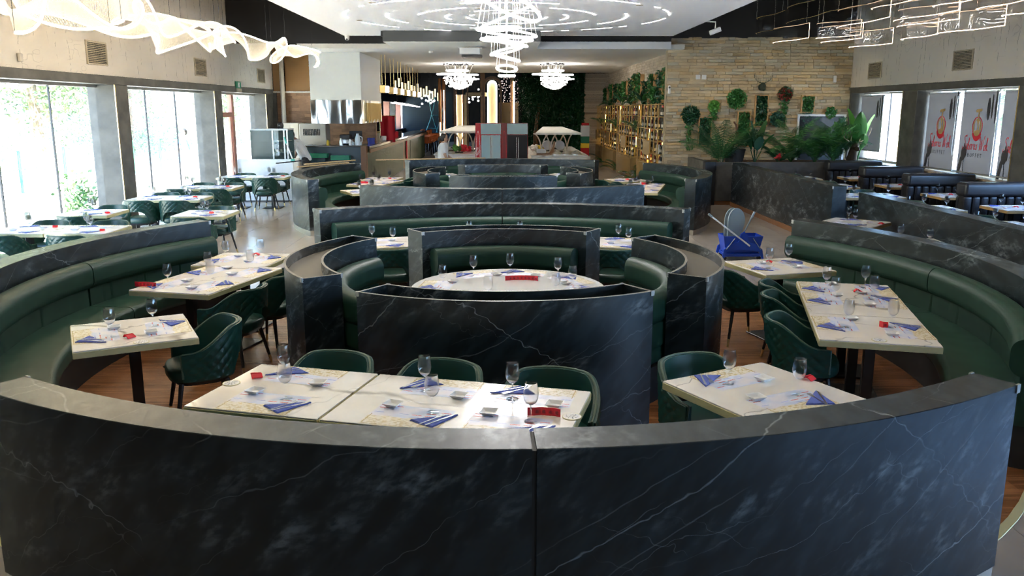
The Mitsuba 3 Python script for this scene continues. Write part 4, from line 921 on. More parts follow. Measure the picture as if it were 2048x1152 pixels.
bowl = unary_union([ell(0, 0, .19, .20).difference(ell(0, 0, .168, .178)), ell(0, -.05, .185, .24).intersection(sbox(-.3, -.4, .3, -.13))])
noodles = unary_union([ell(0, .0, .155, .16).difference(ell(-.05, .0, .055, .13)).difference(ell(.06, .02, .02, .1)), ell(0, -.13, .1, .06), stroke([(0, .1), (.02, .28), (-.02, .33)], .022), stroke([(-.07, .31), (.09, .33)], .03)])
spat = unary_union([ell(.0, 0, .055, .22), ell(.12, .05, .03, .24), ell(.24, .05, .03, .33)])
glove = unary_union([ell(0, 0, .09, .14), ell(.09, .05, .03, .12), ell(.03, .13, .03, .1), stroke([(-.06, -.1), (-.16, -.5)], .05), stroke([(.02, -.1), (.06, -.5)], .012)])
def blind(y0, y1, label, logo=True, zb=1.03, cord=False, x=9.62):
    t = thing('roller_blind', label, 'blind'); yc = (y0 + y1) / 2; H = 2.66
    put('tube', mv(cyl(0, 0, 0, y1 - y0, .025, 12), Tm(x + .03, y0, H) @ Rx(-90)), 'white_plain', 30, parent=t)
    n = 9; ys = np.linspace(y0 + .02, y1 - .02, n); P = np.stack([np.stack([np.full(n, x), ys, np.full(n, z)], 1) for z in (H, zb + .02)], 0); put('cloth', gridmesh(P), 'blind_cloth', True, parent=t)
    put('bottom_rail', B(x - .008, x + .008, y0 + .02, y1 - .02, zb, zb + .025), 'trim_metal', parent=t)
    at = lambda u, v: Tm(x - .002, yc - u, v)
    put('utensil_print', mv(flat_on_right(spat), at(.34, 2.33)), 'print_grey', parent=t); 
    if logo:
        put('glove_print', mv(flat_on_right(glove), at(-.42, 1.42)), 'print_grey', parent=t)
        put('bowl_print', mv(flat_on_right(bowl), at(0, 1.98)), 'print_red', parent=t)
        put('noodle_print', mv(flat_on_right(noodles), at(0, 1.98) @ Tm(-.002)), 'print_gold', parent=t)
        c = logo_text.centroid; put('lettering', mv(flat_on_right(affinity.translate(logo_text, -c.x, 0)), at(0, 1.52)), 'print_red', parent=t)
        tm = meshkit.text_mesh('B U F F E T', .075, .0015); tm.apply_translation([-tm.bounds[1][0] / 2, 0, 0]); tm.apply_transform(np.array([[0, 0, -1.0, 0], [-1.0, 0, 0, 0], [0, 1, 0, 0], [0, 0, 0, 1]]))
        if tm.volume < 0: tm.invert()
        put('small_lettering', mv(tm, at(0, 1.37)), 'print_grey', parent=t)
    if cord: put('cord', tube([[x - .03, y0 - .03, 2.6], [x - .03, y0 - .04, 1.5], [x - .03, y0 + .02, 1.36], [x - .03, y0 + .06, 1.5], [x - .03, y0 + .02, 2.6]], .006, 5), 'white_plain', True, parent=t)
blind(17.98, 19.28, 'printed grey roller blind in the right window, next to the pier', cord=True)
blind(16.55, 17.84, 'printed grey roller blind in the middle of the right window')
blind(15.1, 16.38, 'printed grey roller blind in the right window, nearest the camera')
blind(21.55, 22.9, 'grey roller blind half drawn in the window beside the stone wall', False, zb=1.25)

# ---- leaves
P_('leaf_mid', (0.030, 0.115, 0.030), 0.4); P_('leaf_dark', (0.012, 0.060, 0.026), 0.4); P_('leaf_blue', (0.035, 0.11, 0.075), 0.4)
P_('leaf_bright', (0.10, 0.30, 0.055), 0.4); P_('leaf_fern', (0.035, 0.15, 0.035), 0.5); P_('leaf_red', (0.20, 0.03, 0.025), 0.5); P_('soil', (0.03, 0.02, 0.014), 0.95); P_('pot_dark', (0.03, 0.028, 0.027), 0.5)
def blade(L, W, lean, yaw, droop=.5, stem=.35, n=12):
    s = np.linspace(0, 1, n); a = math.radians(lean) + droop * s ** 2; st = np.zeros((n, 2))
    for i in range(1, n): st[i] = st[i - 1] + L / (n - 1) * np.array([math.sin(a[i]), math.cos(a[i])])
    base = np.array([stem * math.sin(math.radians(lean)), stem * math.cos(math.radians(lean))]); w = W * np.sin(PI * np.clip(s * .96 + .02, 0, 1)) ** .75
    q = np.linspace(-1, 1, 5); P = np.zeros((n, 5, 3))
    for i in range(n):
        for j in range(5): P[i, j] = (base[0] + st[i, 0] - abs(q[j]) * .12 * W * math.cos(a[i]), q[j] * w[i], base[1] + st[i, 1] + abs(q[j]) * .22 * W)
    m = gridmesh(P); g = tube([[0, 0, 0], [base[0], 0, base[1]]], .012, 5)
    return mv(cat([m, g]), Tm(0, 0, 0, yaw))
def frond(L, lean, yaw, droop=1.1, n=22, lw=.20):
    s = np.linspace(0, 1, n); a = math.radians(lean) + droop * s ** 1.5; p = np.zeros((n, 3))
    for i in range(1, n): p[i] = p[i - 1] + L / (n - 1) * np.array([math.sin(a[i]), 0, math.cos(a[i])])
    ms = [tube(p, np.linspace(.010, .003, n), 4)]; V, Fc = [], []
    for i in range(4, n):
        l = lw * math.sin(PI * (.12 + .82 * (i - 4) / (n - 4))) + .03; d = p[i] - p[i - 1]; d /= np.linalg.norm(d)
        for sd in (-1, 1):
            e = np.array([0, sd, 0]) * .85 + d * .55 + np.array([0, 0, -.25]); e /= np.linalg.norm(e); k = len(V); w = .014
            V += [p[i] - d * w, p[i] + d * w, p[i] + e * l * .6 + d * w * .7, p[i] + e * l + np.array([0, 0, -.03]), p[i] + e * l * .6 - d * w * .7]; Fc += [[k, k + 1, k + 2], [k, k + 2, k + 4], [k + 4, k + 2, k + 3]]
    ms.append(trimesh.Trimesh(V, Fc, process=False)); return mv(cat(ms), Tm(0, 0, 0, yaw))
def plant(name, x, y, z, label, leaves_, mat, catg='plant', trunk=None, part='leaf'):
    t = thing(name, label, catg); M = Tm(x, y, z)
    if trunk: put('trunk', trunk, 'bark', 40, M=M, parent=t)
    for i, l in enumerate(leaves_): put(part, l, mat if isinstance(mat, str) else mat[i % len(mat)], True, M=M, parent=t)
    return t
bx_ = struct('planter_wall', B(5.05, 9.33, 20.75, 20.9, 0.1, 1.05, .004), 'dark_concrete')
put('side', B(5.05, 5.2, 20.9, 23.03, .1, 1.05, .004), 'dark_concrete', parent=bx_); put('plinth', B(5.08, 9.33, 20.78, 20.9, 0, .1), 'skirting_wood', parent=bx_)
put('soil', B(5.2, 9.33, 20.9, 23.03, .75, .98), 'soil', parent=bx_)
put('corner_pillar', B(4.98, 5.24, 20.70, 20.95, 0, 1.06, .004), 'black_metal', parent=bx_)
pr = random.Random(11)
ZP = .98
def pot(x, y, label, r=.2, h=.3):
    t = thing('plant_pot', label, 'pot'); put('shell', lathe([(0, 0), (r * .75, 0), (r, h), (r * .9, h), (r * .85, h - .03), (0, h - .03)], 20), 'pot_dark', 30, M=Tm(x, y, ZP), parent=t)
plant('potted_palm', 5.5, 21.3, ZP, 'large dark palm at the left end of the planter', [frond(pr.uniform(1.1, 1.5), pr.uniform(4, 48), i * 27 + pr.uniform(-10, 10), pr.uniform(.5, 1.1), 28, .26) for i in range(15)], ('leaf_dark', 'leaf_mid'), 'palm', cyl(0, 0, 0, .35, .05, 8), 'frond')
pot(5.95, 21.7, 'dark rounded pot behind the large palm in the planter', .28, .35)
plant('broad_leaf_plant', 6.42, 21.5, ZP, 'broad-leaved plant with upright oval leaves, middle left of the planter', [blade(.75, .13, 12, 20, .3), blade(.7, .13, 6, 150, .2), blade(.62, .14, 22, 200, .35), blade(.5, .13, 26, 330, .5), blade(.45, .12, 30, 270, .3), blade(.55, .12, 15, 80, .3)], ('leaf_mid', 'leaf_blue', 'leaf_dark'))
plant('tropical_shrub', 7.0, 21.45, ZP, 'dark low palm with a red flower in the middle of the planter', [frond(pr.uniform(.55, .8), pr.uniform(15, 60), i * 45, 1.0) for i in range(8)], ('leaf_dark',), 'palm', None, 'frond')
k = put('flower', leaves(26, lambda r, n: r.normal(size=(n, 3)) * .035 + [6.93, 21.15, 1.18], .06, 5), 'print_red', label='small red flower in front of the dark low palm', cat='flower', kind='stuff')
for i, (x, y, s, nm) in enumerate(((7.45, 21.8, 1.0, 'left of the dark board'), (7.95, 21.5, 1.15, 'below the dark board'), (8.35, 21.3, .95, 'right of the dark board'))):
    plant('feather_palm', x, y, ZP, 'arching feathery palm in the planter, %s' % nm, [frond(s * pr.uniform(1.0, 1.5), pr.uniform(3, 42), q * 26 + pr.uniform(-10, 10), pr.uniform(.8, 1.5), 28, .2) for q in range(16)], ('leaf_fern', 'leaf_mid', 'leaf_dark'), 'palm', None, 'frond')
def monstera(r, lean, yaw, stem):
    a = np.linspace(0, 2 * PI, 61); q = r * (1 - .28 * (np.abs(np.sin(5 * a)) > .72) * (np.cos(a) < .75)); h = Polygon(np.stack([q * np.cos(a) * .95, q * np.sin(a) * .85], 1)).buffer(0)
    m = ext(h, .006); return mv(cat([mv(m, Tm(0, 0, stem) @ Ry(lean)), tube([[0, 0, 0], [0, 0, stem]], .01, 5)]), Tm(0, 0, 0, yaw))
plant('monstera', 8.72, 21.9, ZP, 'monstera with large split leaves near the right end of the planter', [monstera(.24, 55 + 20 * (i % 2), 200 + 41 * i, .55 + .13 * (i % 4)) for i in range(8)], ('leaf_dark', 'leaf_blue'))
plant('banana_plant', 9.05, 21.55, ZP, 'bright backlit banana plant with tall leaves by the right window', [blade(1.05, .16, 10, 190, .35), blade(1.0, .17, 16, 250, .3), blade(.85, .16, 24, 150, .5), blade(.9, .16, 12, 320, .3), blade(.6, .15, 34, 260, .4), blade(.65, .15, 30, 205, .5), blade(.8, .14, 8, 60, .3)], ('leaf_bright', 'leaf_mid', 'leaf_bright'))
# ---- deer bust standing in the planter and antler ornaments
P_('antler', (0.33, 0.26, 0.19), 0.6); P_('deer_dark', (0.035, 0.022, 0.016), 0.5); P_('dark_green_paint', (0.008, 0.02, 0.012), 0.5); P_('antler_dark', (0.09, 0.04, 0.02), 0.5)
def antlers(s, n=5):
    ms = []
    for sd in (-1, 1):
        main = bez((0.03 * sd, 0, 0), (.28 * sd, .02, .05), (.62 * sd, -.02, .22), (.60 * sd, -.05, .62), n=12) * s; ms.append(tube(main, np.linspace(.022, .008, 12) * s, 6))
        for i, t in enumerate((2, 4, 6, 8, 9)[:n]): ms.append(tube([main[t], main[t] + np.array([(.02 - .02 * i) * sd, -.05, .24]) * s], [.015 * s, .005 * s], 5))
    return cat(ms)
t = thing('deer_bust', 'brown deer bust with pale antlers standing among the plants by the right window', 'deer figure')
put('head', cat([mv(trimesh.creation.icosphere(2, 1.0), Tm(8.80, 21.10, 1.43, s=(.085, .12, .11))), mv(trimesh.creation.icosphere(2, 1.0), Tm(8.80, 20.97, 1.36, s=(.05, .11, .055))), tube([[8.8, 21.15, 1.4], [8.82, 21.3, 1.15], [8.84, 21.4, .96]], [.09, .12, .16], 12)]), 'deer_dark', 50, parent=t)
for sd in (-1, 1): put('ear', mv(trimesh.creation.icosphere(1, 1.0), Tm(8.8 + .12 * sd, 21.14, 1.5, 0, (.07, .02, .035))), 'deer_dark', True, parent=t)
put('antlers', mv(antlers(.62), Tm(8.80, 21.14, 1.50)), 'antler', 40, parent=t)
t = thing('deer_head_trophy', 'small dark green deer head with antlers mounted high on the stone wall', 'deer figure')
put('head', cat([mv(trimesh.creation.icosphere(2, 1.0), Tm(6.93, 22.86, 2.92, s=(.075, .09, .10))), mv(trimesh.creation.icosphere(2, 1.0), Tm(6.93, 22.78, 2.85, s=(.045, .09, .055))), mv(cyl(0, 0, 0, .06, .09, 16), Tm(6.93, 22.98, 2.90) @ Rx(90))]), 'dark_green_paint', 50, parent=t)
put('antlers', mv(antlers(.42), Tm(6.93, 22.87, 3.0)), 'dark_green_paint', 40, parent=t)
put('antler_ornament', tube([[6.02, 22.85, .98], [6.2, 22.85, 1.35], [6.32, 22.85, 1.62], [6.28, 22.85, 1.9], [6.2, 22.85, 2.0]], [.05, .045, .04, .03, .015], 8), 'antler_dark', True, label='brown curved antler leaning by the tall left wall garden', cat='antler')
# ---- green wall gardens hung on the stone wall
P_('frame_wood', (0.40, 0.24, 0.10), 0.5)
WY = 22.99
def foliage(n, shape, seed, size=.05):
    def f(r, n):
        if shape[0] == 'disc': a = r.uniform(0, 2 * PI, n); q = np.sqrt(r.uniform(0, 1, n)) * shape[1]; u, v = q * np.cos(a), q * np.sin(a)
        else: u, v = r.uniform(-1, 1, n) * shape[1], r.uniform(-1, 1, n) * shape[2]
        return np.stack([u, -r.uniform(.02, .11, n), v], 1)
    return leaves(n, f, size, seed, .5)
def moss_disc(px, pz, r, label, mat, vine=0, mats=None, seed=0):
    t = thing('round_wall_garden', label, 'wall garden')
    put('ring', mv(lathe([(r - .02, 0), (r + .02, 0), (r + .02, .06), (r - .02, .06)], 32), Tm(px, WY, pz) @ Rx(90)), 'frame_wood', 30, parent=t)
    put('foliage', foliage(int(900 * (r / .25) ** 2), ('disc', r + .01), seed, .045), mat, M=Tm(px, WY, pz), parent=t, kind='stuff')
    if vine: put('trailing_vine', leaves(220, lambda q, n: np.stack([q.normal(size=n) * .05, -.05 + q.normal(size=n) * .03, -r * .8 - q.uniform(0, 1, n) * vine], 1), .04, seed + 50), 'leaf_fern', M=Tm(px, WY, pz), parent=t, kind='stuff')
moss_disc(5.05, 2.17, .235, 'dark round wall garden with a trailing vine at the left end of the stone wall', 'leaf_dark', .75, seed=1)
moss_disc(5.67, 2.40, .145, 'small bright round wall garden, second from the left', 'leaf_bright', .25, seed=2)
moss_disc(6.27, 2.59, .245, 'large round wall garden, highest of the discs on the stone wall', 'leaf_fern', seed=3)
moss_disc(7.38, 2.07, .19, 'round blue-green wall garden below the deer head', 'leaf_blue', seed=4)
moss_disc(8.83, 2.24, .14, 'small round wall garden in a pale ring at the right end', 'leaf_fern', seed=5)
moss_disc(7.56, 2.72, .17, 'tuft of red and green leaves with a long hanging vine on the stone wall', 'leaf_red', .75, seed=6)
put('foliage', foliage(320, ('disc', .19), 66, .05), 'leaf_dark', M=Tm(7.56, WY, 2.72), parent='round_wall_garden_005', kind='stuff')
def moss_rect(px, pz, w, h, label, mat, seed):
    t = thing('framed_wall_garden', label, 'wall garden'); f = .03
    put('frame', mv(cat([B(-w - f, w + f, -.08, 0, h, h + f), B(-w - f, w + f, -.08, 0, -h - f, -h), B(-w - f, -w, -.08, 0, -h, h), B(w, w + f, -.08, 0, -h, h)]), Tm(px, WY, pz)), 'frame_wood', parent=t)
    put('foliage', foliage(int(9000 * w * h), ('rect', w, h), seed, .05), mat, M=Tm(px, WY, pz), parent=t, kind='stuff')
moss_rect(5.46, 1.74, .15, .36, 'framed wall garden half hidden by the large palm', 'leaf_dark', 7)
moss_rect(6.50, 1.80, .15, .44, 'tall framed wall garden left of the deer head', 'leaf_mid', 8)
moss_rect(6.95, 2.28, .15, .39, 'tall framed wall garden directly below the deer head', 'leaf_dark', 9)
moss_rect(8.19, 2.46, .15, .20, 'small framed wall garden above the dark board', 'leaf_mid', 10)
put('trailing_vine', leaves(140, lambda q, n: np.stack([q.normal(size=n) * .09, -.05 + q.normal(size=n) * .03, -.2 - q.uniform(0, 1, n) * .4], 1), .035, 90), 'leaf_blue', M=Tm(8.19, WY, 2.46), parent='framed_wall_garden_003', kind='stuff')
t = thing('dark_board', 'dark board in a white frame leaning on the stone wall behind the palms', 'board')
put('panel', B(8.0, 9.25, 22.94, 22.98, .98, 2.14), 'black_metal', parent=t)
put('frame', cat([B(7.95, 8.0, 22.93, 22.99, .98, 2.19), B(9.2, 9.25, 22.92, 22.99, .98, 2.19), B(7.95, 9.25, 22.92, 22.99, 2.14, 2.19)]), 'white_plain', parent=t)
for i, x in enumerate((5.22, 5.38)): put('light_switch', B(x - .06, x + .06, 22.965, 22.99, 3.10, 3.22, .004), 'white_gloss', label='white switch plate on the stone wall, %s of the pair' % ('left', 'right')[i], cat='switch')
put('wall_sensor', B(8.84, 8.92, 22.95, 22.99, 3.02, 3.2, .01), 'white_plain', label='cream sensor at the right end of the stone wall', cat='sensor')
t = thing('wall_camera', 'slim white doorbell camera at the left edge of the stone wall', 'camera'); put('body', B(4.43, 4.50, 22.95, 22.99, 2.72, 2.95, .02), 'white_gloss', parent=t); put('lens', mv(cyl(0, 0, 0, .012, .025, 12), Tm(4.465, 22.95, 2.89) @ Rx(90)), 'black_metal', parent=t)
# ---- wine shelves
P_('gold_frame', (0.50, 0.36, 0.14), 0.35, 0.6); P_('bar_dark', (0.035, 0.024, 0.012), 0.6); P_('flute_wood', (0.30, 0.19, 0.065), 0.45); P_('bottle_glass', (0.012, 0.016, 0.010), 0.12, specular=0.6); P_('bottle_red', (0.12, 0.01, 0.012), 0.2); P_('label_white', (0.75, 0.72, 0.65), 0.6)
bp = [(0, 0), (.036, 0), (.038, .01), (.038, .19), (.030, .215), (.014, .235), (.013, .295), (.015, .297), (.015, .305), (0, .305)]
BOT = [[('body', mikit.ply(lathe(bp, 12), m, smooth=40)), ('paper_label', mikit.ply(lathe([(.0383, .05), (.0388, .05), (.0388, .13), (.0383, .13)], 12), 'label_white', smooth=40)), ('capsule', mikit.ply(lathe([(.0138, .25), (.0158, .25), (.0158, .307), (0, .308)], 10), c, smooth=40))] for m, c in (('bottle_glass', 'black_metal'), ('bottle_glass', 'print_red'), ('bottle_red', 'brass'), ('bottle_glass', 'label_white'))]
SX0, SX1 = 4.27, 4.60
LV = [.78, 1.10, 1.44, 1.78, 2.12, 2.46]
units = [(23.45, 26.9, 'nearest'), (28.2, 31.8, 'second'), (32.7, 36.3, 'third'), (37.3, 40.6, 'farthest')]
br = random.Random(4)
for ui, (ya, yb, nm) in enumerate(units):
    t = thing('wine_shelf', 'gold-framed wine shelf with fluted base, %s of the row along the corridor' % nm, 'shelf')
    nv = 6; vy = [ya + (yb - ya) * i / nv for i in range(nv + 1)]
    for y in vy:
        put('upright', B(SX0, SX0 + .03, y - .014, y + .014, .72, 2.48), 'gold_frame', parent=t)
    for y in (ya, yb):
        put('upright', B(SX1 - .03, SX1, y - .014, y + .014, .72, 2.48), 'gold_frame', parent=t)
        for z in LV: put('side_rail', B(SX0, SX1, y - .012, y + .012, z - .012, z + .004), 'gold_frame', parent=t)
    for z in LV: put('shelf_board', B(SX0, SX1, ya, yb, z - .014, z), 'gold_frame', parent=t)
    nf = 24
    for i in range(nf): put('flute', B(SX0, SX0 + .03, ya + (yb - ya) * i / nf + .006, ya + (yb - ya) * (i + 1) / nf - .006, .05, .74, .006), 'flute_wood', parent=t)
    put('back_panel', B(SX1, SX1 + .015, ya, yb, .76, 2.48), 'bar_dark', parent=t); put('base_cabinet', B(SX0 + .02, SX1, ya, yb, 0.0, .765), 'flute_wood', parent=t)
    put('door_panel', B(SX0 - .012, SX0 + .012, vy[2], vy[4], LV[1] - .10, LV[2] - .03, .004), 'flute_wood', parent=t)
    for i, y in enumerate(vy[:-1]):
        a = np.linspace(0, PI, 12); w = (vy[1] - vy[0]) * .3
        if i % 2 == 0: put('arch', tube(np.stack([a * 0 + SX0 + .05, y + w * 1.6 + w * np.cos(a), LV[4] + .04 + .2 * np.sin(a)], 1), .012, 5), 'gold_frame', True, parent=t)
    for i, (y, z0, z1) in enumerate(((vy[1] + .1, LV[1] + .02, LV[3] - .1), (vy[1] - .25, LV[3], LV[4] + .22), (vy[3] + .1, LV[0], LV[1] + .1), (vy[4], LV[4], LV[5] - .1), (vy[5], LV[2], LV[3]), (vy[0] + .2, LV[4] + .2, LV[5] - .03), (vy[2] + .3, LV[0] - .02, LV[1] - .1), (vy[5] + .2, LV[0] + .05, LV[1]))):
        k = uniq(t + '__light_bar'); scene[k] = glow(B(SX1 - .06, SX1 - .035, y - .012, y + .012, z0, z1), np.array([1, .55, .10]) * 3, .08)
    for li, z in enumerate(LV[:-1]):
        n = br.randint(7, 10)
        for q in range(n):
            y = ya + .12 + (yb - ya - .24) * (q + br.uniform(-.25, .25)) / (n - 1) if n > 1 else (ya + yb) / 2
            y = min(max(y, ya + .06), yb - .06)
            if ui == 3 and q % 2: continue
            place(BOT[br.randint(0, 3)], 'wine_bottle', Tm(br.uniform(SX0 + .1, SX0 + .2), y, z + .001, br.uniform(0, 360)), 'dark wine bottle on tier %s of the %s wine shelf' % (('one', 'two', 'three', 'four', 'five')[li], nm), 'bottle', 'bottles on tier %s of the %s wine shelf' % (('one', 'two', 'three', 'four', 'five')[li], nm))
t = thing('leaning_book', 'pair of pale books leaning at the end of the nearest wine shelf', 'books')
for i in range(2): put('book', mv(B(-.1, .1, -.015, .015, 0, .26, .002), Tm(SX0 + .16, 23.75 + .11 * i, LV[1] + .002) @ Rx(-20)), 'white_plain', parent=t)
for i, y in enumerate((27.55, 32.25, 36.8)):
    plant('shelf_palm', 4.40, y, 0.0, 'tall dark plant standing between the wine shelves, %s gap' % ('nearest', 'middle', 'farthest')[i], [frond(pr.uniform(.6, .9), pr.uniform(10, 60), q * 40 + 20, 1.2, 16, .16) if q < 8 else mv(frond(.8, 25, q * 50, 1.1, 16, .16), Tm(0, 0, 1.5)) for q in range(16)], ('leaf_mid', 'leaf_dark', 'leaf_fern'), 'plant', cyl(0, 0, 0, 2.3, .03, 6), 'frond')
ORD = ('first', 'second', 'third', 'fourth', 'fifth', 'sixth', 'seventh', 'eighth', 'ninth', 'tenth', 'eleventh', 'twelfth', 'thirteenth')
gi = 0
for y, z, h in ((23.7, 3.0, .42), (24.6, 2.95, .45), (25.4, 2.72, .25), (26.0, 3.0, .35), (27.0, 2.8, .38), (28.4, 3.02, .42), (29.2, 3.05, .45), (30.0, 2.95, .45), (31.6, 3.05, .28), (32.8, 2.98, .28), (34.0, 2.95, .35), (35.5, 2.9, .42), (37.4, 2.9, .3)):
    t = thing('corridor_wall_garden', 'framed greenery high on the corridor wall, %s from the stone wall corner' % ORD[gi], 'wall garden'); gi += 1
    for dy in (-.2, .2): put('frame_side', B(4.52, 4.65, y + dy - .02, y + dy + .02, z - h, z + h), 'frame_wood', parent=t)
    put('foliage', leaves(230, lambda r, n: np.stack([4.6 - r.uniform(.02, .20, n), y + r.normal(size=n) * .12, z + r.uniform(-1, 1, n) * h], 1), .06, gi + 200), ('leaf_fern', 'leaf_mid', 'leaf_dark')[gi % 3], parent=t, kind='stuff')
for i, (y, s) in enumerate(((27.0, .9), (29.5, .8), (31.6, 1.0), (35.0, .9))):
    plant('shelf_top_plant', 4.42, y, 2.47, 'leafy plant standing on top of the wine shelves, %s from the stone wall corner' % ORD[i], [frond(.55 * s, pr.uniform(10, 60), q * 45, 1.2, 14, .15) for q in range(8)] if i % 2 else [blade(.5 * s, .1, 15 + 8 * q, 70 * q, .4, .1) for q in range(6)], ('leaf_mid', 'leaf_dark'))
# ---- mop bucket
P_('bucket_blue', (0.012, 0.055, 0.42), 0.35); P_('wringer_grey', (0.20, 0.25, 0.27), 0.4)
bxm = Tm(3.77, 13.15, 0)
t = thing('mop_bucket', 'blue mop bucket on castors with a grey wringer in the right aisle', 'mop bucket')
o = np.array([(-1, -1), (1, -1), (1, 1), (-1, 1)]); lv_ = [(.26, .15, .12), (.31, .19, .38), (.30, .18, .385), (.25, .14, .13)]
put('tub', cat([gridmesh(np.array([[(x * a, y * b, z) for a, b, z in lv_] for x, y in o]), True), B(-.25, .25, -.14, .14, .11, .14)]), 'bucket_blue', M=bxm, parent=t)
fr = Polygon([(-.33, .03), (-.30, .03), (-.25, .14), (-.10, .17), (.10, .17), (.25, .14), (.30, .03), (.33, .03), (.30, .18), (.20, .26), (.08, .30), (.05, .42), (0, .46), (-.05, .42), (-.08, .30), (-.20, .26), (-.30, .18)])
for sy in (-1, 1): put('side_frame', mv(ext(fr, .025, -.0125), bxm @ Tm(0, .2 * sy, 0) @ Rx(90)), 'bucket_blue', parent=t)
put('deck', mv(B(-.28, .28, -.19, .19, .06, .115, .01), bxm), 'bucket_blue', parent=t)
wrp = unary_union([ell(0, .36, .13, .2), sbox(-.13, .1, .10, .36)])
put('wringer', mv(ext(wrp, .05, -.025), bxm @ Tm(-.09, -.05, .25) @ Rx(90)), 'wringer_grey', parent=t); put('wringer', mv(ext(wrp, .04, -.02), bxm @ Tm(-.11, .08, .24) @ Rx(90)), 'wringer_grey', parent=t)
for i, (sx, sy) in enumerate(((1, 1), (1, -1), (-1, 1), (-1, -1))): put('castor', mv(cyl(0, 0, -.015, .015, .032, 12), bxm @ Tm(.27 * sx, .14 * sy, .033) @ Rx(90)), 'black_metal', 30, parent=t)
put('press_handle', mv(cat([tube([[.06, 0, .42], [.22, .05, .74]], .012, 8), tube([[.17, .035, .64], [.22, .05, .74]], .018, 8)]), bxm), 'wringer_grey', 30, parent=t)
for s in (-1, 1): put('brace', mv(tube([[.14 * s, -.225, .36], [.27 * s, -.225, .18]], .007, 5), bxm), 'wringer_grey', parent=t)
t = thing('flat_mop', 'pale metal mop handle leaning across the blue bucket', 'mop handle')
put('pole', tube([[3.22, 12.95, .72], [3.86, 12.9, .24]], .013, 8), 'white_plain', 40, parent=t); put('grip', tube([[3.20, 12.95, .735], [3.26, 12.95, .69]], .019, 8), 'wringer_grey', 40, parent=t)

# ================================================================ LEFT BACK: BAR, HOOD, PARTITION, FRIDGE, PEOPLE; THE FAR ROOM
import manifold3d as m3
P_('skin_a', (0.42, 0.25, 0.17), 0.5); P_('skin_b', (0.16, 0.085, 0.055), 0.5); P_('shirt_white', (0.72, 0.71, 0.70), 0.85); P_('trouser_dark', (0.02, 0.02, 0.024), 0.85); P_('hair_dark', (0.012, 0.009, 0.008), 0.6); P_('shirt_blue', (0.10, 0.25, 0.50), 0.85); P_('shorts_beige', (0.45, 0.38, 0.30), 0.85)
def bones(bs, edge=.03):
    ms = []
    for a, ra, b, rb in bs:
        ms.append(m3.Manifold.batch_hull([m3.Manifold.sphere(ra, 14).translate(tuple(map(float, a))), m3.Manifold.sphere(rb, 14).translate(tuple(map(float, b)))]))
    m = m3.Manifold.batch_boolean(ms, m3.OpType.Add).refine_to_length(edge).to_mesh()
    t = trimesh.Trimesh(m.vert_properties[:, :3], m.tri_verts); trimesh.smoothing.filter_taubin(t, .5, .53, 8); return t
def hand_bones(w, d, s):
    """palm and five fingers from the wrist w, pointing along d, s = spread direction"""
    w, d, s = (np.array(v, float) for v in (w, d, s)); d /= np.linalg.norm(d); s -= d * (s @ d); s /= np.linalg.norm(s); o = [(w, .026, w + d * .08, .032)]
    for i, (u, l) in enumerate(((-.033, .055), (-.011, .07), (.011, .075), (.033, .065))): o.append((w + d * .085 + s * u, .011, w + d * (.085 + l) + s * u * 1.25, .008))
    o.append((w + d * .03 + s * .03, .013, w + d * .075 + s * .075, .009)); return o
def head_bones(c, f, r=.095):
    """skull, jaw, nose, ears; f = facing direction"""
    c, f = np.array(c, float), np.array(f, float); f /= np.linalg.norm(f); u = np.array([0, 0, 1.0]); u -= f * (u @ f); u /= np.linalg.norm(u); s = np.cross(f, u)
    return [(c + u * .03 - f * .012, r, c - u * .03 + f * .01, r * .78), (c - u * .07 + f * .03, r * .5, c - u * .03, r * .7), (c + f * .085 - u * .005, .014, c + f * .105 - u * .03, .015), (c + s * .085, .018, c + s * .088 - u * .03, .012), (c - s * .085, .018, c - s * .088 - u * .03, .012)]
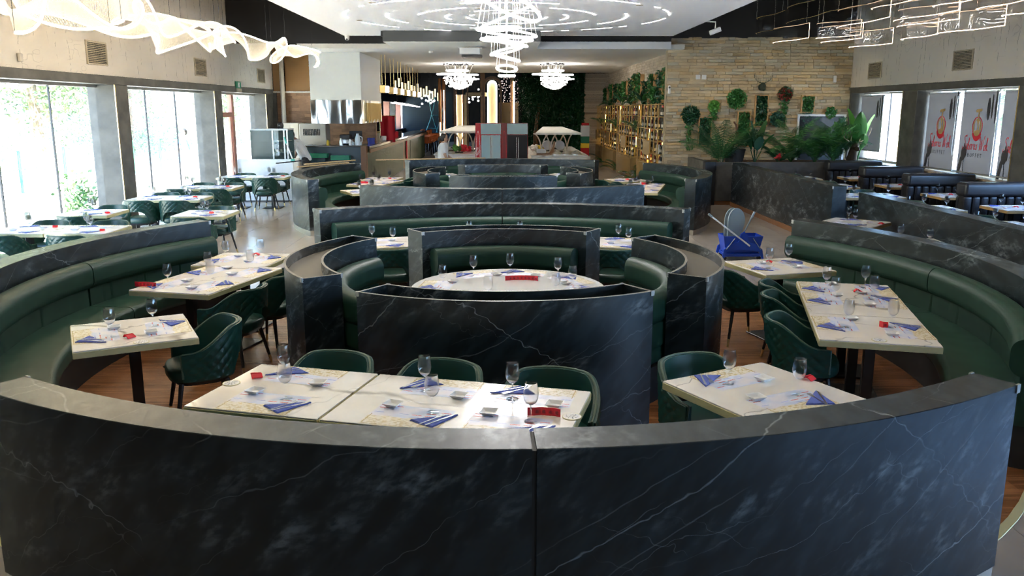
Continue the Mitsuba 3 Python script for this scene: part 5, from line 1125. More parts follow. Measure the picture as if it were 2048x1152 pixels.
def person(label, head, f, neck, chest, hip, sh, el, ha, kn, ft, mats, hairstyle, short=True):
    """joints in metres; sh/el/ha/kn/ft are pairs"""
    t = thing('person', label, 'person'); sk, shirt, tr, hair = mats; V = np.array
    head, neck, chest, hip = map(V, (head, neck, chest, hip)); b = head_bones(head, f) + [(neck, .05, head - V([0, 0, .05]), .055), (neck, .06, chest, .13), (chest, .13, hip, .125)]
    for i in (0, 1):
        s, e, h, k, q = (V(x[i], float) for x in (sh, el, ha, kn, ft)); hj = hip + (s - chest) * .55 * V([1, 1, 0]) - V([0, 0, .04]); fwd = V([f[0], f[1], 0.0]); fwd /= np.linalg.norm(fwd)
        b += [(chest, .10, s, .055), (s, .055, e, .042), (e, .042, h, .028), (hip, .12, hj, .09), (hj, .088, k, .058), (k, .056, q + V([0, 0, .09]), .04), (q + V([0, 0, .06]), .045, q + fwd * .17 + V([0, 0, .035]), .034)]
        b += hand_bones(h, h - e, fwd if abs(fwd @ (h - e)) < .9 * np.linalg.norm(h - e) else V([0, 1, 0]))
    put('body', bones(b), sk, True, parent=t)
    c = [(neck - V([0, 0, .03]), .07, chest, .148), (chest, .148, hip, .145)]; p = [(hip, .138, hip - V([0, 0, .03]), .138)]
    for i in (0, 1):
        s, e, k, q = (V(x[i], float) for x in (sh, el, kn, ft)); hj = hip + (s - chest) * .55 * V([1, 1, 0]) - V([0, 0, .04])
        c += [(chest, .115, s, .07), (s, .07, s + (e - s) * .62, .062)]; p += [(hip, .13, hj, .10), (hj, .10, k, .072), (k, .072, q + V([0, 0, .12]), .058)]
    put('shirt', bones(c), shirt, True, parent=t); put('trousers', bones(p), tr, True, parent=t)
    fv = V(f, float) / np.linalg.norm(f); hb = [(head + V([0, 0, .035]) - fv * .03, .102, head - V([0, 0, .01]) - fv * .045, .09)]
    if hairstyle == 'bun': hb += [(head - fv * .13 + V([0, 0, .0]), .05, head - fv * .16 - V([0, 0, .06]), .04)]
    put('cap' if hairstyle == 'cap' else 'hair', bones(hb), hair, True, parent=t)
    for sd in (-1, 1):
        s = np.cross(fv, [0, 0, 1]); put('eye', mv(trimesh.creation.icosphere(1, .011), Tm(*(head + fv * .085 + s * .032 * sd + V([0, 0, .012])))), 'black_metal', True, parent=t)
    put('mouth', mv(B(-.02, .02, -.02, .02, -.004, .004), Tm(*(head + fv * .075 - V([0, 0, .058])))), 'print_red', parent=t)
person('person in a white T-shirt and dark cap bending over behind the white partition', (-5.86, 23.65, 1.60), (-.85, 0, -.55), (-5.74, 23.65, 1.51), (-5.64, 23.65, 1.36), (-5.44, 23.65, .98), ((-5.68, 23.46, 1.42), (-5.68, 23.84, 1.42)), ((-5.76, 23.44, 1.13), (-5.76, 23.86, 1.13)), ((-5.86, 23.46, .90), (-5.86, 23.84, .90)), ((-5.5, 23.54, .5), (-5.5, 23.76, .5)), ((-5.44, 23.54, 0), (-5.44, 23.76, 0)), ('skin_b', 'shirt_white', 'trouser_dark', 'hair_dark'), 'cap')
person('person in a white T-shirt with dark tied hair standing beside the buffet roof', (-1.60, 23.8, 1.53), (1, .1, -.08), (-1.63, 23.8, 1.42), (-1.65, 23.8, 1.26), (-1.66, 23.8, .92), ((-1.64, 23.62, 1.33), (-1.64, 23.98, 1.33)), ((-1.58, 23.58, 1.07), (-1.6, 24.0, 1.07)), ((-1.47, 23.60, .88), (-1.4, 23.95, .95)), ((-1.64, 23.7, .48), (-1.64, 23.9, .48)), ((-1.66, 23.7, 0), (-1.66, 23.9, 0)), ('skin_a', 'shirt_white', 'trouser_dark', 'hair_dark'), 'bun')
person('person in a blue shirt and beige shorts walking outside the left windows', (-11.15, 30.0, 1.52), (-.5, -.8, -.1), (-11.13, 30, 1.41), (-11.12, 30, 1.24), (-11.1, 30, .88), ((-11.28, 30.1, 1.32), (-10.96, 29.9, 1.32)), ((-11.36, 30.1, 1.03), (-10.88, 29.9, 1.03)), ((-11.42, 30, .8), (-10.84, 29.8, .8)), ((-11.2, 29.95, .42), (-11.0, 29.9, .42)), ((-11.25, 30.1, -.1), (-11.0, 29.75, -.1)), ('skin_a', 'shirt_blue', 'shorts_beige', 'hair_dark'), 'short')
# ---- white partition, glass fridge on it, broom
P_('partition_white', (0.74, 0.77, 0.78), 0.4); P_('cream_box', (0.55, 0.50, 0.42), 0.5)
t = thing('partition', 'low white partition in front of the glass fridge at the left', 'partition')
put('panel', B(-6.74, -5.32, 21.65, 21.75, 0.03, 1.08, .006), 'partition_white', parent=t); put('end_post', B(-5.32, -5.17, 21.62, 21.80, 0, 1.10, .02), 'cream_box', parent=t); put('foot', B(-6.74, -5.32, 21.67, 21.73, 0, .03), 'black_metal', parent=t)
P_('fridge_dark', (0.025, 0.045, 0.045), 0.15)
scene['cabinet_glass'] = {'type': 'thindielectric', 'int_ior': 1.5, 'specular_transmittance': col(.55, .62, .62)}
t = thing('display_fridge', 'dark glass-sided display fridge with white corner posts behind the partition', 'fridge')
fx0, fx1, fy0, fy1 = -6.62, -5.62, 22.45, 23.1
put('body', cat([B(fx0, fx1, fy0, fy1, 0, .62, .01), B(fx0, fx1, fy1 - .05, fy1, .62, 1.80)]), 'fridge_dark', parent=t)
put('top', B(fx0 - .01, fx1 + .01, fy0 - .01, fy1 + .01, 1.78, 1.82, .008), 'partition_white', parent=t)
put('front_panel', B(fx0 + .02, fx0 + .60, fy0, fy0 + .02, .62, 1.78), 'fridge_dark', parent=t)
for x in (fx0 + .60, fx1 - .10, fx1 - .02): put('corner_post', B(x - .018, x + .018, fy0 - .012, fy0 + .025, .0, 1.79), 'white_plain', parent=t)
put('glass_panel', B(fx0 + .62, fx1 - .04, fy0 + .004, fy0 + .008, .62, 1.78), 'cabinet_glass', parent=t)
for z in (.9, 1.2, 1.5): put('shelf', B(fx0 + .62, fx1 - .03, fy0 + .05, fy1 - .06, z, z + .012), 'trim_metal', parent=t)
for q in range(9): put('dessert_cup', cyl(fx0 + .66 + .08 * (q % 4), fy0 + .15 + .12 * (q % 3), 1.215 if q < 5 else .915, 1.28 if q < 5 else .98, .03, 10), ('print_gold', 'label_white')[q % 2], 30, label='small dessert cup on the %s shelf of the glass display fridge' % ('upper' if q < 5 else 'lower'), cat='cup', group='dessert cups on the %s shelf of the display fridge' % ('upper' if q < 5 else 'lower'))
t = thing('small_speaker', 'small black round object on top of the display fridge', 'speaker'); put('body', mv(trimesh.creation.icosphere(2, 1), Tm(-5.86, 22.7, 1.90, s=(.085, .07, .085))), 'black_metal', True, parent=t); put('foot', B(-5.92, -5.80, 22.65, 22.75, 1.82, 1.84), 'black_metal', parent=t)
P_('broom_teal', (0.05, 0.35, 0.30), 0.4)
t = thing('broom', 'white broom handle with a teal tip leaning behind the partition', 'broom'); put('pole', tube([[-5.03, 21.88, .0], [-5.58, 22.0, 1.55]], .018, 8), 'white_plain', 40, parent=t); put('tip', tube([[-5.55, 21.98, 1.47], [-5.60, 22.0, 1.62]], .022, 8), 'broom_teal', 40, parent=t)
t = thing('mop_stick', 'teal and black mop pole standing at the edge of the far ring', 'mop'); put('pole', tube([[-5.0, 20.45, .02], [-5.03, 20.4, 1.16]], .016, 8), 'white_plain', 40, parent=t); put('clamp', B(-5.06, -4.98, 20.37, 20.45, 1.08, 1.16, .01), 'broom_teal', parent=t); put('bar', tube([[-5.4, 20.3, 1.06], [-4.7, 20.35, 1.13]], .014, 6), 'black_metal', 40, parent=t)
P_('lath_wood', (0.40, 0.28, 0.15), 0.5)
def lath(a, b, z, label):
    a, b = np.array(a), np.array(b); L = np.linalg.norm(b - a); put('wooden_lath', mv(B(0, L, -.03, .03, 0, .028, .003), Tm(a[0], a[1], z, math.degrees(math.atan2(*(b - a)[::-1])))), 'lath_wood', label=label, cat='lath')
lath((-4.55, 18.9), (-3.70, 20.45), HD + .004, 'wooden lath lying along the left divider of the far ring'); lath((-4.50, 19.35), (-3.62, 20.9), HD + .034, 'second wooden lath crossing the first on the far left divider')
lath((-3.2, 21.55), (-.45, 22.38), HD + .004, 'long wooden lath overhanging the back divider of the far ring')
# ---- boxes and pipe by the brown wall
put('ice_machine', cat([B(-5.9, -5.12, 24.9, 25.5, .9, 1.92, .015), B(-5.85, -5.17, 24.95, 25.5, 0, .9)]), 'wringer_grey', label='grey louvred machine under the hood behind the bar', cat='machine')
P_('machine_grey', (0.36, 0.34, 0.31), 0.45)
scene['ice_machine']['bsdf'] = ref('machine_grey')
put('louvres', cat([B(-5.78 + .045 * i, -5.755 + .045 * i, 24.885, 24.905, 1.58, 1.76) for i in range(11)]), 'black_metal', parent='ice_machine')
put('cream_pipe', cyl(-6.66, 26.27, 1.9, 4.1, .07, 14), 'cream_box', 30, label='cream vertical duct on the brown stone wall', cat='duct')
put('cream_cabinet', cat([B(-6.7, -6.15, 26.0, 26.42, 0, 1.92, .01), B(-6.4, -6.15, 25.9, 26.02, 0, 1.92, .01)]), 'cream_box', label='cream cabinet under the duct on the brown stone wall', cat='cabinet')
# ---- hood
P_('hood_white', (0.72, 0.74, 0.71), 0.5); P_('hood_steel', (0.70, 0.70, 0.68), 0.12, 1.0)
def wavy(p, n, uv): return fbm(p.x * 3 + p.y * 3, p.z * .8, 0.0, 2)
P_('hood_steel', (0.72, 0.73, 0.72), 0.10, 1.0, bump=(mikit.proc(wavy, 5e-3), 0.05))
t = thing('extractor_hood', 'white boxed extractor hood with a wavy polished steel band above the bar', 'hood')
hx0, hx1, hy0, hy1 = -5.28, -3.88, 23.8, 27.7
put('upper_box', B(hx0, hx1, hy0, hy1, 2.57, 3.85, .004), 'hood_white', parent=t); put('steel_band', B(hx0 - .005, hx1 + .005, hy0 - .005, hy1 + .005, 1.93, 2.575, .004), 'hood_steel', parent=t)
# ---- bar counter
P_('counter_blue', (0.012, 0.028, 0.040), 0.3, specular=.6); P_('counter_top', (0.02, 0.018, 0.017), 0.12); P_('bar_green', (0.045, 0.065, 0.030), 0.4); P_('bar_brown', (0.13, 0.06, 0.024), 0.35)
t = thing('bar_counter', 'dark bar counter with green panelled side under the hood', 'bar counter')
put('front', B(-5.55, -4.0, 24.28, 24.40, 0, 1.27, .004), 'counter_blue', parent=t); put('worktop', B(-5.62, -4.02, 24.2, 24.85, 1.27, 1.31, .004), 'counter_top', parent=t)
put('corner_post', B(-4.02, -3.86, 24.2, 24.45, 0, 1.30, .004), 'bar_brown', parent=t)
put('side_top', B(-4.45, -3.80, 24.45, 43.0, 1.20, 1.28, .006), 'counter_top', parent=t); put('side_rail', B(-3.80, -3.77, 24.45, 43.0, 1.10, 1.2), 'bar_brown', parent=t)
for i in range(60):
    y = 24.47 + i * .30
    if 33.0 < y < 35.6: continue
    put('side_panel', B(-3.93, -3.86, y, y + .29, 0.02, 1.20, .006), 'bar_green', parent=t)
put('niche', B(-3.93, -3.88, 33.05, 35.85, .02, 1.2), 'bar_brown', parent=t)
t = thing('red_figure', 'red carved figure hanging in the brown niche of the bar side', 'ornament')
put('body', cat([mv(trimesh.creation.icosphere(1, 1), Tm(-3.84, 34.3, z, s=(.03, r, r))) for z, r in ((1.02, .10), (.86, .16), (.66, .2), (.46, .17), (.28, .1))]), 'red_card', True, parent=t)
for i in range(2):
    t = thing('green_crate', 'green plastic tray leaning on the dark bar front, %s one' % ('left', 'right')[i], 'crate'); M = Tm(-5.2 + .62 * i, 24.12, .98 - .06 * i)
    put('tray', mv(cat([B(-.26, .26, -.14, .14, 0, .02), B(-.26, .26, -.14, -.12, 0, .12), B(-.26, .26, .12, .14, 0, .12), B(-.26, -.24, -.14, .14, 0, .12), B(.24, .26, -.14, .14, 0, .12)]), M), 'crate_green' , parent=t); put('stand', mv(B(-.2, .2, -.1, .1, -.98 + .06 * i, 0), M), 'counter_blue', parent=t)
P_('crate_green', (0.01, 0.16, 0.09), 0.5)
# back bar wall with shelves and bottles, screen, machines
t = thing('back_bar', 'dark back bar shelf with bottles under the hood', 'shelf'); put('panel', B(-5.1, -4.5, 27.2, 27.3, 0, 2.0), 'bar_brown', parent=t); put('shelf', B(-5.1, -3.9, 27.0, 27.2, 1.60, 1.63), 'gold_frame', parent=t); put('tiled_panel', B(-5.1, -3.9, 27.25, 27.3, 1.0, 1.58), 'stone_d', parent=t)
for i in range(9): place(BOT[i % 4], 'bar_bottle', Tm(-5.0 + .12 * i, 27.1, 1.632, 40 * i), 'bottle standing on the lit shelf under the hood', 'bottle', 'bottles on the back bar shelf')
t = thing('till_screen', 'black till screen on the bar worktop', 'screen'); put('panel', B(-4.62, -4.24, 25.9, 25.94, 1.44, 1.68, .006), 'black_metal', parent=t); put('stand', B(-4.47, -4.40, 25.9, 25.96, 1.2, 1.44), 'black_metal', parent=t); put('base', B(-4.66, -4.2, 25.75, 26.05, 0, 1.2), 'counter_blue', parent=t)
P_('cloth_red', (0.45, 0.01, 0.02), 0.7); P_('plastic_blue', (0.03, 0.05, 0.35), 0.4); P_('plastic_yellow', (0.75, 0.55, 0.03), 0.4); P_('plastic_clear', (0.62, 0.68, 0.72), 0.2)
def jug(x, y, z, s, mat, label, catg):
    t = thing(label.split(' ')[-1] if False else 'counter_jug', label, catg); put('body', lathe([(0, 0), (.06 * s, 0), (.062 * s, .15 * s), (.03 * s, .22 * s), (.03 * s, .25 * s), (0, .25 * s)], 14), mat, 40, M=Tm(x, y, z), parent=t); put('handle', tube(np.array([[.05, 0, .05], [.10, 0, .08], [.10, 0, .17], [.03, 0, .21]]) * s, .010 * s, 6), mat, True, M=Tm(x, y, z), parent=t)
jug(-4.16, 24.6, 1.311, 1.3, 'plastic_clear', 'clear plastic water jug on the corner of the bar', 'jug'); jug(-5.0, 24.5, 1.311, .6, 'plastic_yellow', 'small yellow jug on the bar worktop', 'jug'); jug(-4.35, 24.45, 1.311, .7, 'white_gloss', 'small white jug on the bar worktop', 'jug'); jug(-4.62, 24.5, 1.311, .8, 'steel', 'steel jug on the bar worktop', 'jug')
for i in range(8): put('bar_tumbler', lathe([(0, 0), (.026, 0), (.032, .09), (.030, .09), (.025, .004), (0, .004)], 12), 'plastic_clear', 40, M=Tm(-4.3 + .07 * (i % 4), 24.62 + .09 * (i // 4), 1.311), label='small clear tumbler in the cluster at the end of the bar', cat='tumbler', group='tumblers on the bar')
t = thing('espresso_machine', 'dark coffee machine with a steel front on the bar worktop', 'coffee machine'); put('body', B(-4.75, -4.45, 25.0, 25.3, 1.31, 1.6, .02), 'black_metal', parent=t); put('front', B(-4.72, -4.48, 24.97, 25.0, 1.34, 1.46, .01), 'steel', parent=t); put('stand', B(-4.8, -4.4, 24.9, 25.35, 0, 1.31), 'counter_blue', parent=t)
t = thing('cash_register', 'dark sloped cash register on the long bar top', 'cash register'); put('body', trimesh.convex.convex_hull(np.array([(x, y, z) for x in (-4.3, -3.95) for y, z in ((27.6, 1.281), (27.6, 1.36), (28.0, 1.46), (28.2, 1.46), (28.2, 1.281))])), 'black_metal', parent=t); put('keys', B(-4.25, -4.0, 27.66, 27.8, 1.375, 1.40), 'trim_metal', parent=t)
for i, (y, m, s, l) in enumerate(((30.2, 'plastic_yellow', 1.2, 'yellow tub on the long bar top'), (29.2, 'white_gloss', 1.0, 'white cup stack on the long bar top'), (32.2, 'cloth_red', 1.5, 'red tin on the long bar top'), (33.5, 'black_metal', 1.3, 'black bottle holder on the long bar top'), (26.4, 'plastic_blue', 1.2, 'blue box by the corner of the bar'), (31.2, 'bar_brown', 1.3, 'brown jar on the long bar top'))): put('counter_tub', lathe([(0, 0), (.09 * s, 0), (.10 * s, .14 * s), (.085 * s, .15 * s), (0, .15 * s)], 16), m, 40, M=Tm(-4.05, y, 1.281), label=l, cat='container')
t = thing('red_banner', 'red cloth banner hanging at the end of the hood', 'banner'); put('cloth', gridmesh(np.array([[(-4.2 + .5 * u, 29.6 + .03 * math.sin(9 * u), 2.1 - v) for v in np.linspace(0, .9, 4)] for u in np.linspace(0, 1, 12)])), 'cloth_red', True, parent=t); put('rod', mv(cyl(0, 0, 0, .55, .012, 8), Tm(-4.22, 29.6, 2.1) @ Ry(90)), 'brass', parent=t); put('pole', cyl(-4.22, 29.62, 0, 2.12, .015, 8), 'brass', 30, parent=t)
# gold fringe lamp beside the hood
put('fringe_screen', cat([cyl(-3.86, 24.5 + .22 * i, 1.98 + .05 * math.sin(i * 2.1), 2.5, .022, 6) for i in range(14)]), 'brass', label='row of hanging gold tubes along the side of the hood', cat='screen', kind='stuff')
# ---- fridges and buffets in the middle
P_('fridge_red', (0.42, 0.012, 0.018), 0.35); P_('fridge_maroon', (0.16, 0.02, 0.02), 0.35); P_('fridge_front', (0.42, 0.56, 0.57), 0.25); P_('fridge_black', (0.018, 0.018, 0.02), 0.2)
def fridge(x0, x1, side, front, label, word):
    t = thing('drinks_fridge', label, 'fridge'); y0, y1 = 27.0, 27.6
    put('body', B(x0, x1, y0, y1, 0, 1.89, .008), side, parent=t); put('top_sign', B(x0 + .17, x1 - .01, y0 - .012, y0, 1.55, 1.88, .004), 'fridge_front', parent=t)
    for k in range(2): a = x0 + .18 + k * (x1 - x0 - .2) / 2; put('door', B(a, a + (x1 - x0 - .2) / 2 - .006, y0 - .02, y0, .1, 1.52, .004), front, parent=t); put('handle', B(a + (.28 if k == 0 else .02), a + (.30 if k == 0 else .04), y0 - .035, y0 - .02, .5, 1.45), 'trim_metal', parent=t)
    put('side_strip', B(x0 - .004, x0 + .165, y0 - .016, y0, 0, 1.88, .003), side, parent=t)
    ring = ell(0, 0, .068, .68, 32).difference(ell(0, 0, .055, .64, 32)); put('oval_emblem', mv(ext(ring, .002), Tm(x0 + .08, y0 - .017, .98) @ Rx(90)), 'white_plain' if word else 'fridge_red', parent=t)
    if word:
        for j, wd in enumerate(('SUPER', 'BOCK')):
            m = meshkit.text_mesh(wd, .052, .002, True); m.apply_translation([-m.bounds[1][0] / 2, 0, 0]); m = mv(m, Tm(x0 + .065 + .07 * j - .02, y0 - .017, 1.02 - .05 * j) @ Rx(90) @ Tm(0, 0, 0, 62)); put('lettering', m, 'white_plain', parent=t)
fridge(-.84, -.02, 'fridge_red', 'fridge_front', 'red drinks fridge with pale blue doors and a white oval on its side strip', True)
fridge(-.01, .82, 'fridge_maroon', 'fridge_black', 'maroon drinks fridge with black doors and a pale blue top sign', False)
P_('buffet_white', (0.82, 0.79, 0.70), 0.35); P_('neon', (0.6, 0.5, 0.9), 0.5)
def buffet(x0, x1, label, zr):
    t = thing('buffet_island', label, 'buffet'); y0, y1 = 27.8 if x0 < 0 else 27.0, 33.5
    put('counter', B(x0, x1, y0, y1, 0, .84, .01), 'buffet_white', parent=t); put('top_slab', B(x0 - .04, x1 + .04, y0 - .04, y1, .84, .89, .006), 'white_marble', parent=t)
    a, b, c, d = (x0 + .12, y0 + .4), (x1 - .15, y0 + .4), (x1 - .5, y0 + 4.4), (x0 + .55, y0 + 4.4)
    put('roof', trimesh.convex.convex_hull(np.array([(*p, zr + (0 if i < 2 else .12) + q) for i, p in enumerate((a, b, c, d)) for q in (0, .06)])), 'buffet_white', parent=t)
    for i in range(4):
        xx = x0 + .35 + (x1 - x0 - .8) * i / 3
        for sd in (-1, 1):
            A = np.linspace(0, PI / 2, 9); put('arch_leg', tube(np.stack([xx + sd * .28 * (1 - np.sin(A)) , A * 0 + y0 + 1.0 + .5 * i, .89 + (zr - .87) * np.cos(A)], 1)[::-1], .022, 6), 'buffet_white', True, parent=t)
    for j in range(3):
        for q in range(4): put('food_well', B(x0 + .25 + .36 * j, x0 + .52 + .36 * j, y0 + .6 + q * 1.2, y0 + 1.6 + q * 1.2, .888, .897), 'black_metal' if (q + j) % 2 else 'steel', parent=t)
    return t
buffet(-2.2, -.15, 'white buffet island with a sloped roof left of the red fridge', 1.55); buffet(.95, 2.70, 'white buffet island with a sloped roof right of the fridges', 1.52)
for i in range(3):
    put('serving_lid', lathe([(0, .16), (.02, .16), (.02, .14), (.10, .11), (.18, .02), (.18, 0), (0, 0)], 20), 'steel', 40, M=Tm(1.75 + .32 * i, 27.25, .893), label='round steel serving lid on the front of the right buffet, %s' % ('left', 'middle', 'right')[i], cat='lid')
t = thing('wooden_boat', 'brown wooden serving boat with a high prow on the right buffet', 'serving boat'); put('hull', ext(Polygon([(0, 0), (.5, 0), (.56, .1), (.60, .42), (.56, .44), (.5, .2), (.42, .06), (0, .05)]), .16), 'bar_brown', M=Tm(1.1, 27.35, .892) @ Rx(90), parent=t); put('box', B(1.1, 1.4, 27.2, 27.34, .945, 1.08, .005), 'trim_metal', parent=t)
for i, (x, m) in enumerate(((-1.55, 'leaf_bright'), (-1.3, 'print_red'), (1.3, 'plastic_yellow'), (1.15, 'label_white'))):
    put('food_pile', cat([mv(trimesh.creation.icosphere(1, .06), Tm(x + RNG.normal() * .09, 29.2 + RNG.normal() * .2, .95 + abs(RNG.normal()) * .07)) for _ in range(22)]), m, True, label='pile of %s food on the %s buffet' % (('green', 'red', 'yellow', 'pale')[i], 'left' if x < 0 else 'right'), cat='food', kind='stuff')
for i in range(2): put('steel_roll_top', mv(cyl(0, 0, 0, .5, .16, 20), Tm(1.55 + .42 * i, 28.9, 1.12) @ Rx(-90)), 'steel', 40, label='rolled steel warming lid under the right buffet roof, %s one' % ('left', 'right')[i], cat='lid')
# gumball machine on a white block
t = thing('gumball_machine', 'red-topped toy capsule machine on a white block before the green wall', 'capsule machine'); gx_, gy_ = 3.50, 36.0
for nm, z0, z1, m, w in (('white_block', 0, .38, 'white_plain', .22), ('lower_box', .38, .72, 'fridge_red', .17), ('middle_box', .72, .92, 'plastic_yellow', .17), ('upper_box', .92, 1.2, 'crate_green', .17), ('tank', 1.2, 1.65, 'plastic_clear', .18), ('lid', 1.65, 1.76, 'fridge_red', .15)): put(nm, B(gx_ - w, gx_ + w, gy_ - w, gy_ + w, z0, z1, .01), m, parent=t)
# ---- green wall, hanging greenery
put('green_wall_foliage', leaves(9000, lambda r, n: np.stack([r.uniform(.9, 3.7, n), 38.9 - r.uniform(0, .25, n) ** 1.5, r.uniform(.1, 3.9, n)], 1), .10, 301), 'leaf_dark', label='dark dense green wall of leaves at the end of the back room', cat='green wall', kind='stuff')
t = thing('weeping_tree', 'dark weeping tree in front of the green wall, left end', 'tree'); put('trunk', tube([[1.55, 38.2, 0], [1.5, 38.1, 1.2], [1.65, 38.1, 2.6]], [.14, .11, .06], 8), 'bar_brown', True, parent=t)
put('foliage', leaves(3500, lambda r, n: np.stack([1.55 + r.normal(size=n) * .42, 38.0 + r.normal(size=n) * .25, 3.7 - np.abs(r.normal(size=n)) * .9], 1), .13, 302, .12), 'leaf_dark', parent=t, kind='stuff')
# ---- far room: portals, columns, blue wall frames, chairs, lamps
P_('copper', (0.45, 0.20, 0.08), 0.3, 0.7); P_('cream_panel', (0.66, 0.56, 0.36), 0.4); P_('frame_brown', (0.14, 0.065, 0.025), 0.35)
Y4 = 41.0; px = lambda p: (p - 1004) / 1680 * Y4
for i, (p, lab) in enumerate(((883, 'left'), (891, 'right'))):
    t = thing('copper_column', 'slim copper column with a light line in the far room, %s of the pair' % lab, 'column'); x = px(p); put('tube', cyl(x, Y4, .02, 3.75, .075, 14), 'copper', 30, parent=t); put('base', cyl(x, Y4, 0, .02, .14, 14), 'black_metal', parent=t)
    k = uniq(t + '__light_line'); scene[k] = glow(B(x - .02, x + .02, Y4 - .095, Y4 - .075, .9, 3.2 if i else 1.7), np.array([1, .93, .85]) * 5, .1)
t = thing('cream_portal', 'pale lit portal with brown edges behind the left buffet', 'portal')
put('panel', B(px(916), px(926), Y4, Y4 + .2, 0, 3.0, .01), 'cream_panel', parent=t); put('panel', B(px(929), px(935), Y4, Y4 + .2, 0, 3.0, .01), 'cream_panel', parent=t); put('lintel', B(px(933), px(978), Y4, Y4 + .2, 2.92, 3.1, .01), 'cream_panel', parent=t)
for p in (911, 914.5, 927.5, 937): put('edge_post', B(px(p) - .03, px(p) + .03, Y4 - .03, Y4 + .2, 0, 3.75), 'frame_brown', parent=t)
put('pillar', B(px(961), px(970), Y4 + 1, Y4 + 1.3, 0, 4.4), 'frame_brown', parent=t); put('post', B(px(964.5), px(966), Y4 - .1, Y4, 2.9, 3.9), 'frame_brown', parent=t)
for p in (915.5, 926.5): k = uniq(t + '__light_line'); scene[k] = glow(B(px(p) - .012, px(p) + .012, Y4 - .05, Y4 - .03, 0, 3.0), np.array([1, .86, .6]) * 3.5, .1)
t = thing('arched_portal', 'lit arched panel in a brown arched frame behind the red fridge', 'portal'); ax = px(985)
def archpoly(w, h): return unary_union([sbox(-w, 0, w, h - w), ell(0, h - w, w, w, 32)])
put('panel', mv(ext(archpoly(.21, 3.62), .06), Tm(ax, Y4 + .1, 0) @ Rx(90)), 'cream_panel', parent=t)
k = uniq(t + '__light_edge'); scene[k] = glow(mv(ext(archpoly(.235, 3.66).difference(archpoly(.205, 3.62)), .05), Tm(ax, Y4, 0) @ Rx(90)), np.array([1, .86, .6]) * 4, .2)
put('outer_frame', mv(ext(archpoly(.46, 3.85).difference(archpoly(.36, 3.72)), .15), Tm(ax, Y4, 0) @ Rx(90)), 'frame_brown', parent=t)
t = thing('light_column', 'bright white vertical light tube on a brown post behind the maroon fridge', 'light column'); x = px(1026); put('post', B(x - .14, x + .02, Y4, Y4 + .2, 0, 3.9), 'frame_brown', parent=t); k = uniq(t + '__light_tube'); scene[k] = glow(cyl(x + .03, Y4 - .03, .9, 3.62, .035, 10), np.array([1, .98, .95]) * 8, .3)
t = thing('brown_screen_wall', 'brown panelled wall with strings of fairy lights behind the fridges', 'wall panel'); put('panel', B(px(997), px(1044), Y4 + 3, Y4 + 3.15, 0, 2.65), 'cream_panel' if False else 'flute_wood', parent=t)
k = uniq(t + '__fairy_lights'); scene[k] = glow(cat([mv(trimesh.creation.icosphere(0, .022), Tm(RNG.uniform(px(997), px(1044)), Y4 + 2.9, RNG.uniform(2.65, 3.9))) for _ in range(130)]), np.array([1, .7, .6]) * .5, .05); tag(k, kind='stuff')
def cluster(x, y, z, label):
    t = thing('globe_cluster_lamp', label, 'lamp'); k = uniq(t + '__globes'); scene[k] = glow(cat([mv(trimesh.creation.icosphere(1, .055), Tm(x + RNG.normal() * .25, y + RNG.normal() * .25, z + RNG.normal() * .16)) for _ in range(13)]), np.array([1, .9, .85]) * 6, .1); put('wire', tube([[x, y, z], [x, y, 5.5]], .01, 4), 'black_metal', parent=t)
cluster(-3.9, 46, 2.83, 'cluster of small globe lamps before the blue wall'); cluster(-1.48, 46, 2.90, 'cluster of small globe lamps seen through the cream portal')
t = thing('glass_strip_lamp', 'long row of warm glass strips hanging beyond the bar pendants', 'lamp')
gl = [B(-4.95 + .12 * i + .0, -4.87 + .12 * i, 40 + .25 * i, 40.03 + .25 * i, 3.22 - .035 * i + .15 * (i % 3 == 1), 3.62 - .035 * i + .15 * (i % 3 == 1)) for i in range(17)]
k = uniq(t + '__strips'); scene[k] = glow(cat(gl), np.array([1, .78, .42]) * .45, .2); put('rods', cat([tube([[-4.9 + .48 * i, 40 + i, 3.6], [-4.9 + .48 * i, 40 + i, 5.5]], .01, 4) for i in range(5)]), 'black_metal', parent=t, kind='stuff')
t = thing('tube_lamp', 'low bundle of bright glass tubes hanging beyond the hood', 'lamp'); k = uniq(t + '__tubes'); scene[k] = glow(cat([tube([[-4.9 + .1 * i, 38 + .4 * i, 2.6 - .02 * i + .05 * (i % 2)], [-4.5 + .1 * i, 38.4 + .4 * i, 2.55 - .02 * i]], .03, 6) for i in range(7)]), np.array([1, .85, .7]) * 1.5, .2); put('wires', cat([tube([[-4.7 + .3 * i, 38.6 + i, 2.6], [-4.7 + .3 * i, 38.6 + i, 5.5]], .008, 4) for i in range(3)]), 'black_metal', parent=t)
P_('teal_frame', (0.05, 0.22, 0.25), 0.4)
for i in range(2):
    s = 1 if i == 0 else -1; x0 = -5.6 if i == 0 else -3.6; A = np.linspace(0, 1, 14)
    t = thing('arched_wall_frame', 'curved teal frame standing against the blue wall, %s side' % ('left', 'right')[i], 'frame'); 
    for d in (0, .8): put('rib', tube(np.stack([x0 + s * (d + .9 * (1 - (1 - A) ** 1.6) * (.8 if d else 1)), A * 0 + 60.5, .3 + 2.9 * A], 1), .04, 5), 'teal_frame', True, parent=t)
    for z in (1.0, 1.9): put('crossbar', tube([[x0 + s * (.25 + .15 * z), 60.5, z], [x0 + s * (1.1 + .15 * z), 60.5, z]], .025, 5), 'teal_frame', parent=t)
P_('orange_leather', (0.55, 0.13, 0.03), 0.45); P_('teal_leather', (0.01, 0.10, 0.12), 0.45)
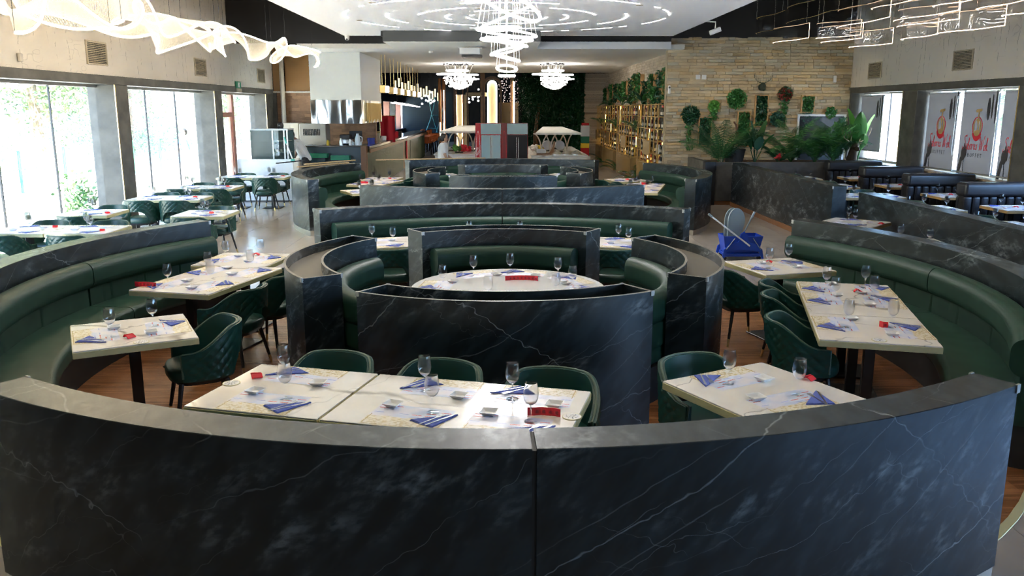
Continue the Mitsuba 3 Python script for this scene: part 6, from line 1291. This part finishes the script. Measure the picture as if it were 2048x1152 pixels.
AC = [('seat', mikit.ply(RB(-.28, .28, -.28, .28, .60, .74, .05), 'orange_leather', smooth=40)), ('backrest', mikit.ply(cat([RB(-.30, .30, -.32, -.2, .62, 1.18, .05), RB(-.34, -.24, -.3, .2, .62, .95, .04), RB(.24, .34, -.3, .2, .62, .95, .04)]), 'orange_leather', smooth=40))] + [('leg' if i == 0 else 'leg_%03d' % i, mikit.ply(tube([[.2 * a, .2 * b, .6], [.25 * a, .25 * b, 0]], .022, 6), 'black_metal')) for i, (a, b) in enumerate(((1, 1), (1, -1), (-1, 1), (-1, -1)))]
for i in range(10):
    place(AC, 'orange_chair', Tm(-4.85 + .95 * (i % 2), 44 + 1.15 * (i // 2) * 1.3, 0, 90 if i % 2 == 0 else -90), 'orange leather chair in the far room, %s row, %s from the front' % (('left', 'right')[i % 2], ORD[i // 2]), 'chair')
t = thing('dark_table', 'long dark table between the two rows of orange chairs', 'table'); put('tabletop', B(-4.55, -4.20, 44, 50, .9, .94), 'bar_brown', parent=t)
for y in (44.3, 49.6): put('leg', B(-4.42, -4.33, y, y + .1, 0, .9), 'black_metal', parent=t)
# ---- small fittings on the ceilings
t = thing('ceiling_unit', 'white ceiling air conditioning unit in front of the back room', 'air conditioner'); put('case', B(-1.05, -.55, 21.6, 22.2, 3.66, 3.82, .01), 'white_plain', parent=t); put('dark_grille', B(-1.0, -.5, 21.7, 22.3, 3.60, 3.66), 'black_metal', parent=t); put('bracket', B(-1.1, -.5, 21.9, 21.95, 3.82, 3.85), 'trim_metal', parent=t)
t = thing('dome_camera', 'white dome camera under the far left corner of the ceiling panel', 'camera'); put('dome', mv(trimesh.creation.icosphere(2, .055), Tm(-3.8, 21.5, 4.03)), 'white_gloss', True, parent=t); put('mount', cyl(-3.8, 21.5, 4.05, 4.1, .06, 14), 'white_plain', 30, parent=t); put('lens', mv(trimesh.creation.icosphere(1, .025), Tm(-3.8, 21.45, 4.0)), 'black_metal', True, parent=t)
t = thing('bullet_camera', 'white bullet camera hanging beside the right edge of the ceiling panel', 'camera'); put('body', mv(cyl(0, 0, -.12, .12, .05, 14), Tm(4.45, 18.2, 3.92) @ Ry(70) @ Rx(10)), 'white_gloss', 30, parent=t); put('arm', tube([[4.45, 18.2, 3.97], [4.45, 18.2, 4.1], [4.2, 18.2, 4.12]], .015, 6), 'white_plain', True, parent=t)
put('smoke_detector', cyl(-1.9, 23.4, 3.80, 3.85, .07, 16), 'white_plain', 30, label='white smoke detector on the back-room ceiling', cat='smoke detector')
t = thing('exit_sign', 'small green and white exit sign above the door at the left', 'exit sign'); put('plate', B(-6.99, -6.95, 22.7, 23.1, 2.86, 3.04, .004), 'crate_green', parent=t); put('pictogram', B(-6.952, -6.946, 22.85, 22.97, 2.89, 3.01), 'white_plain', parent=t); put('lower_plate', B(-6.97, -6.93, 22.72, 23.08, 2.76, 2.86, .004), 'grille', parent=t)
put('wall_device', B(-6.99, -6.94, 12.62, 12.70, 3.0, 3.12, .01), 'cream_box', label='small cream device on the wallpaper above the left windows', cat='device')
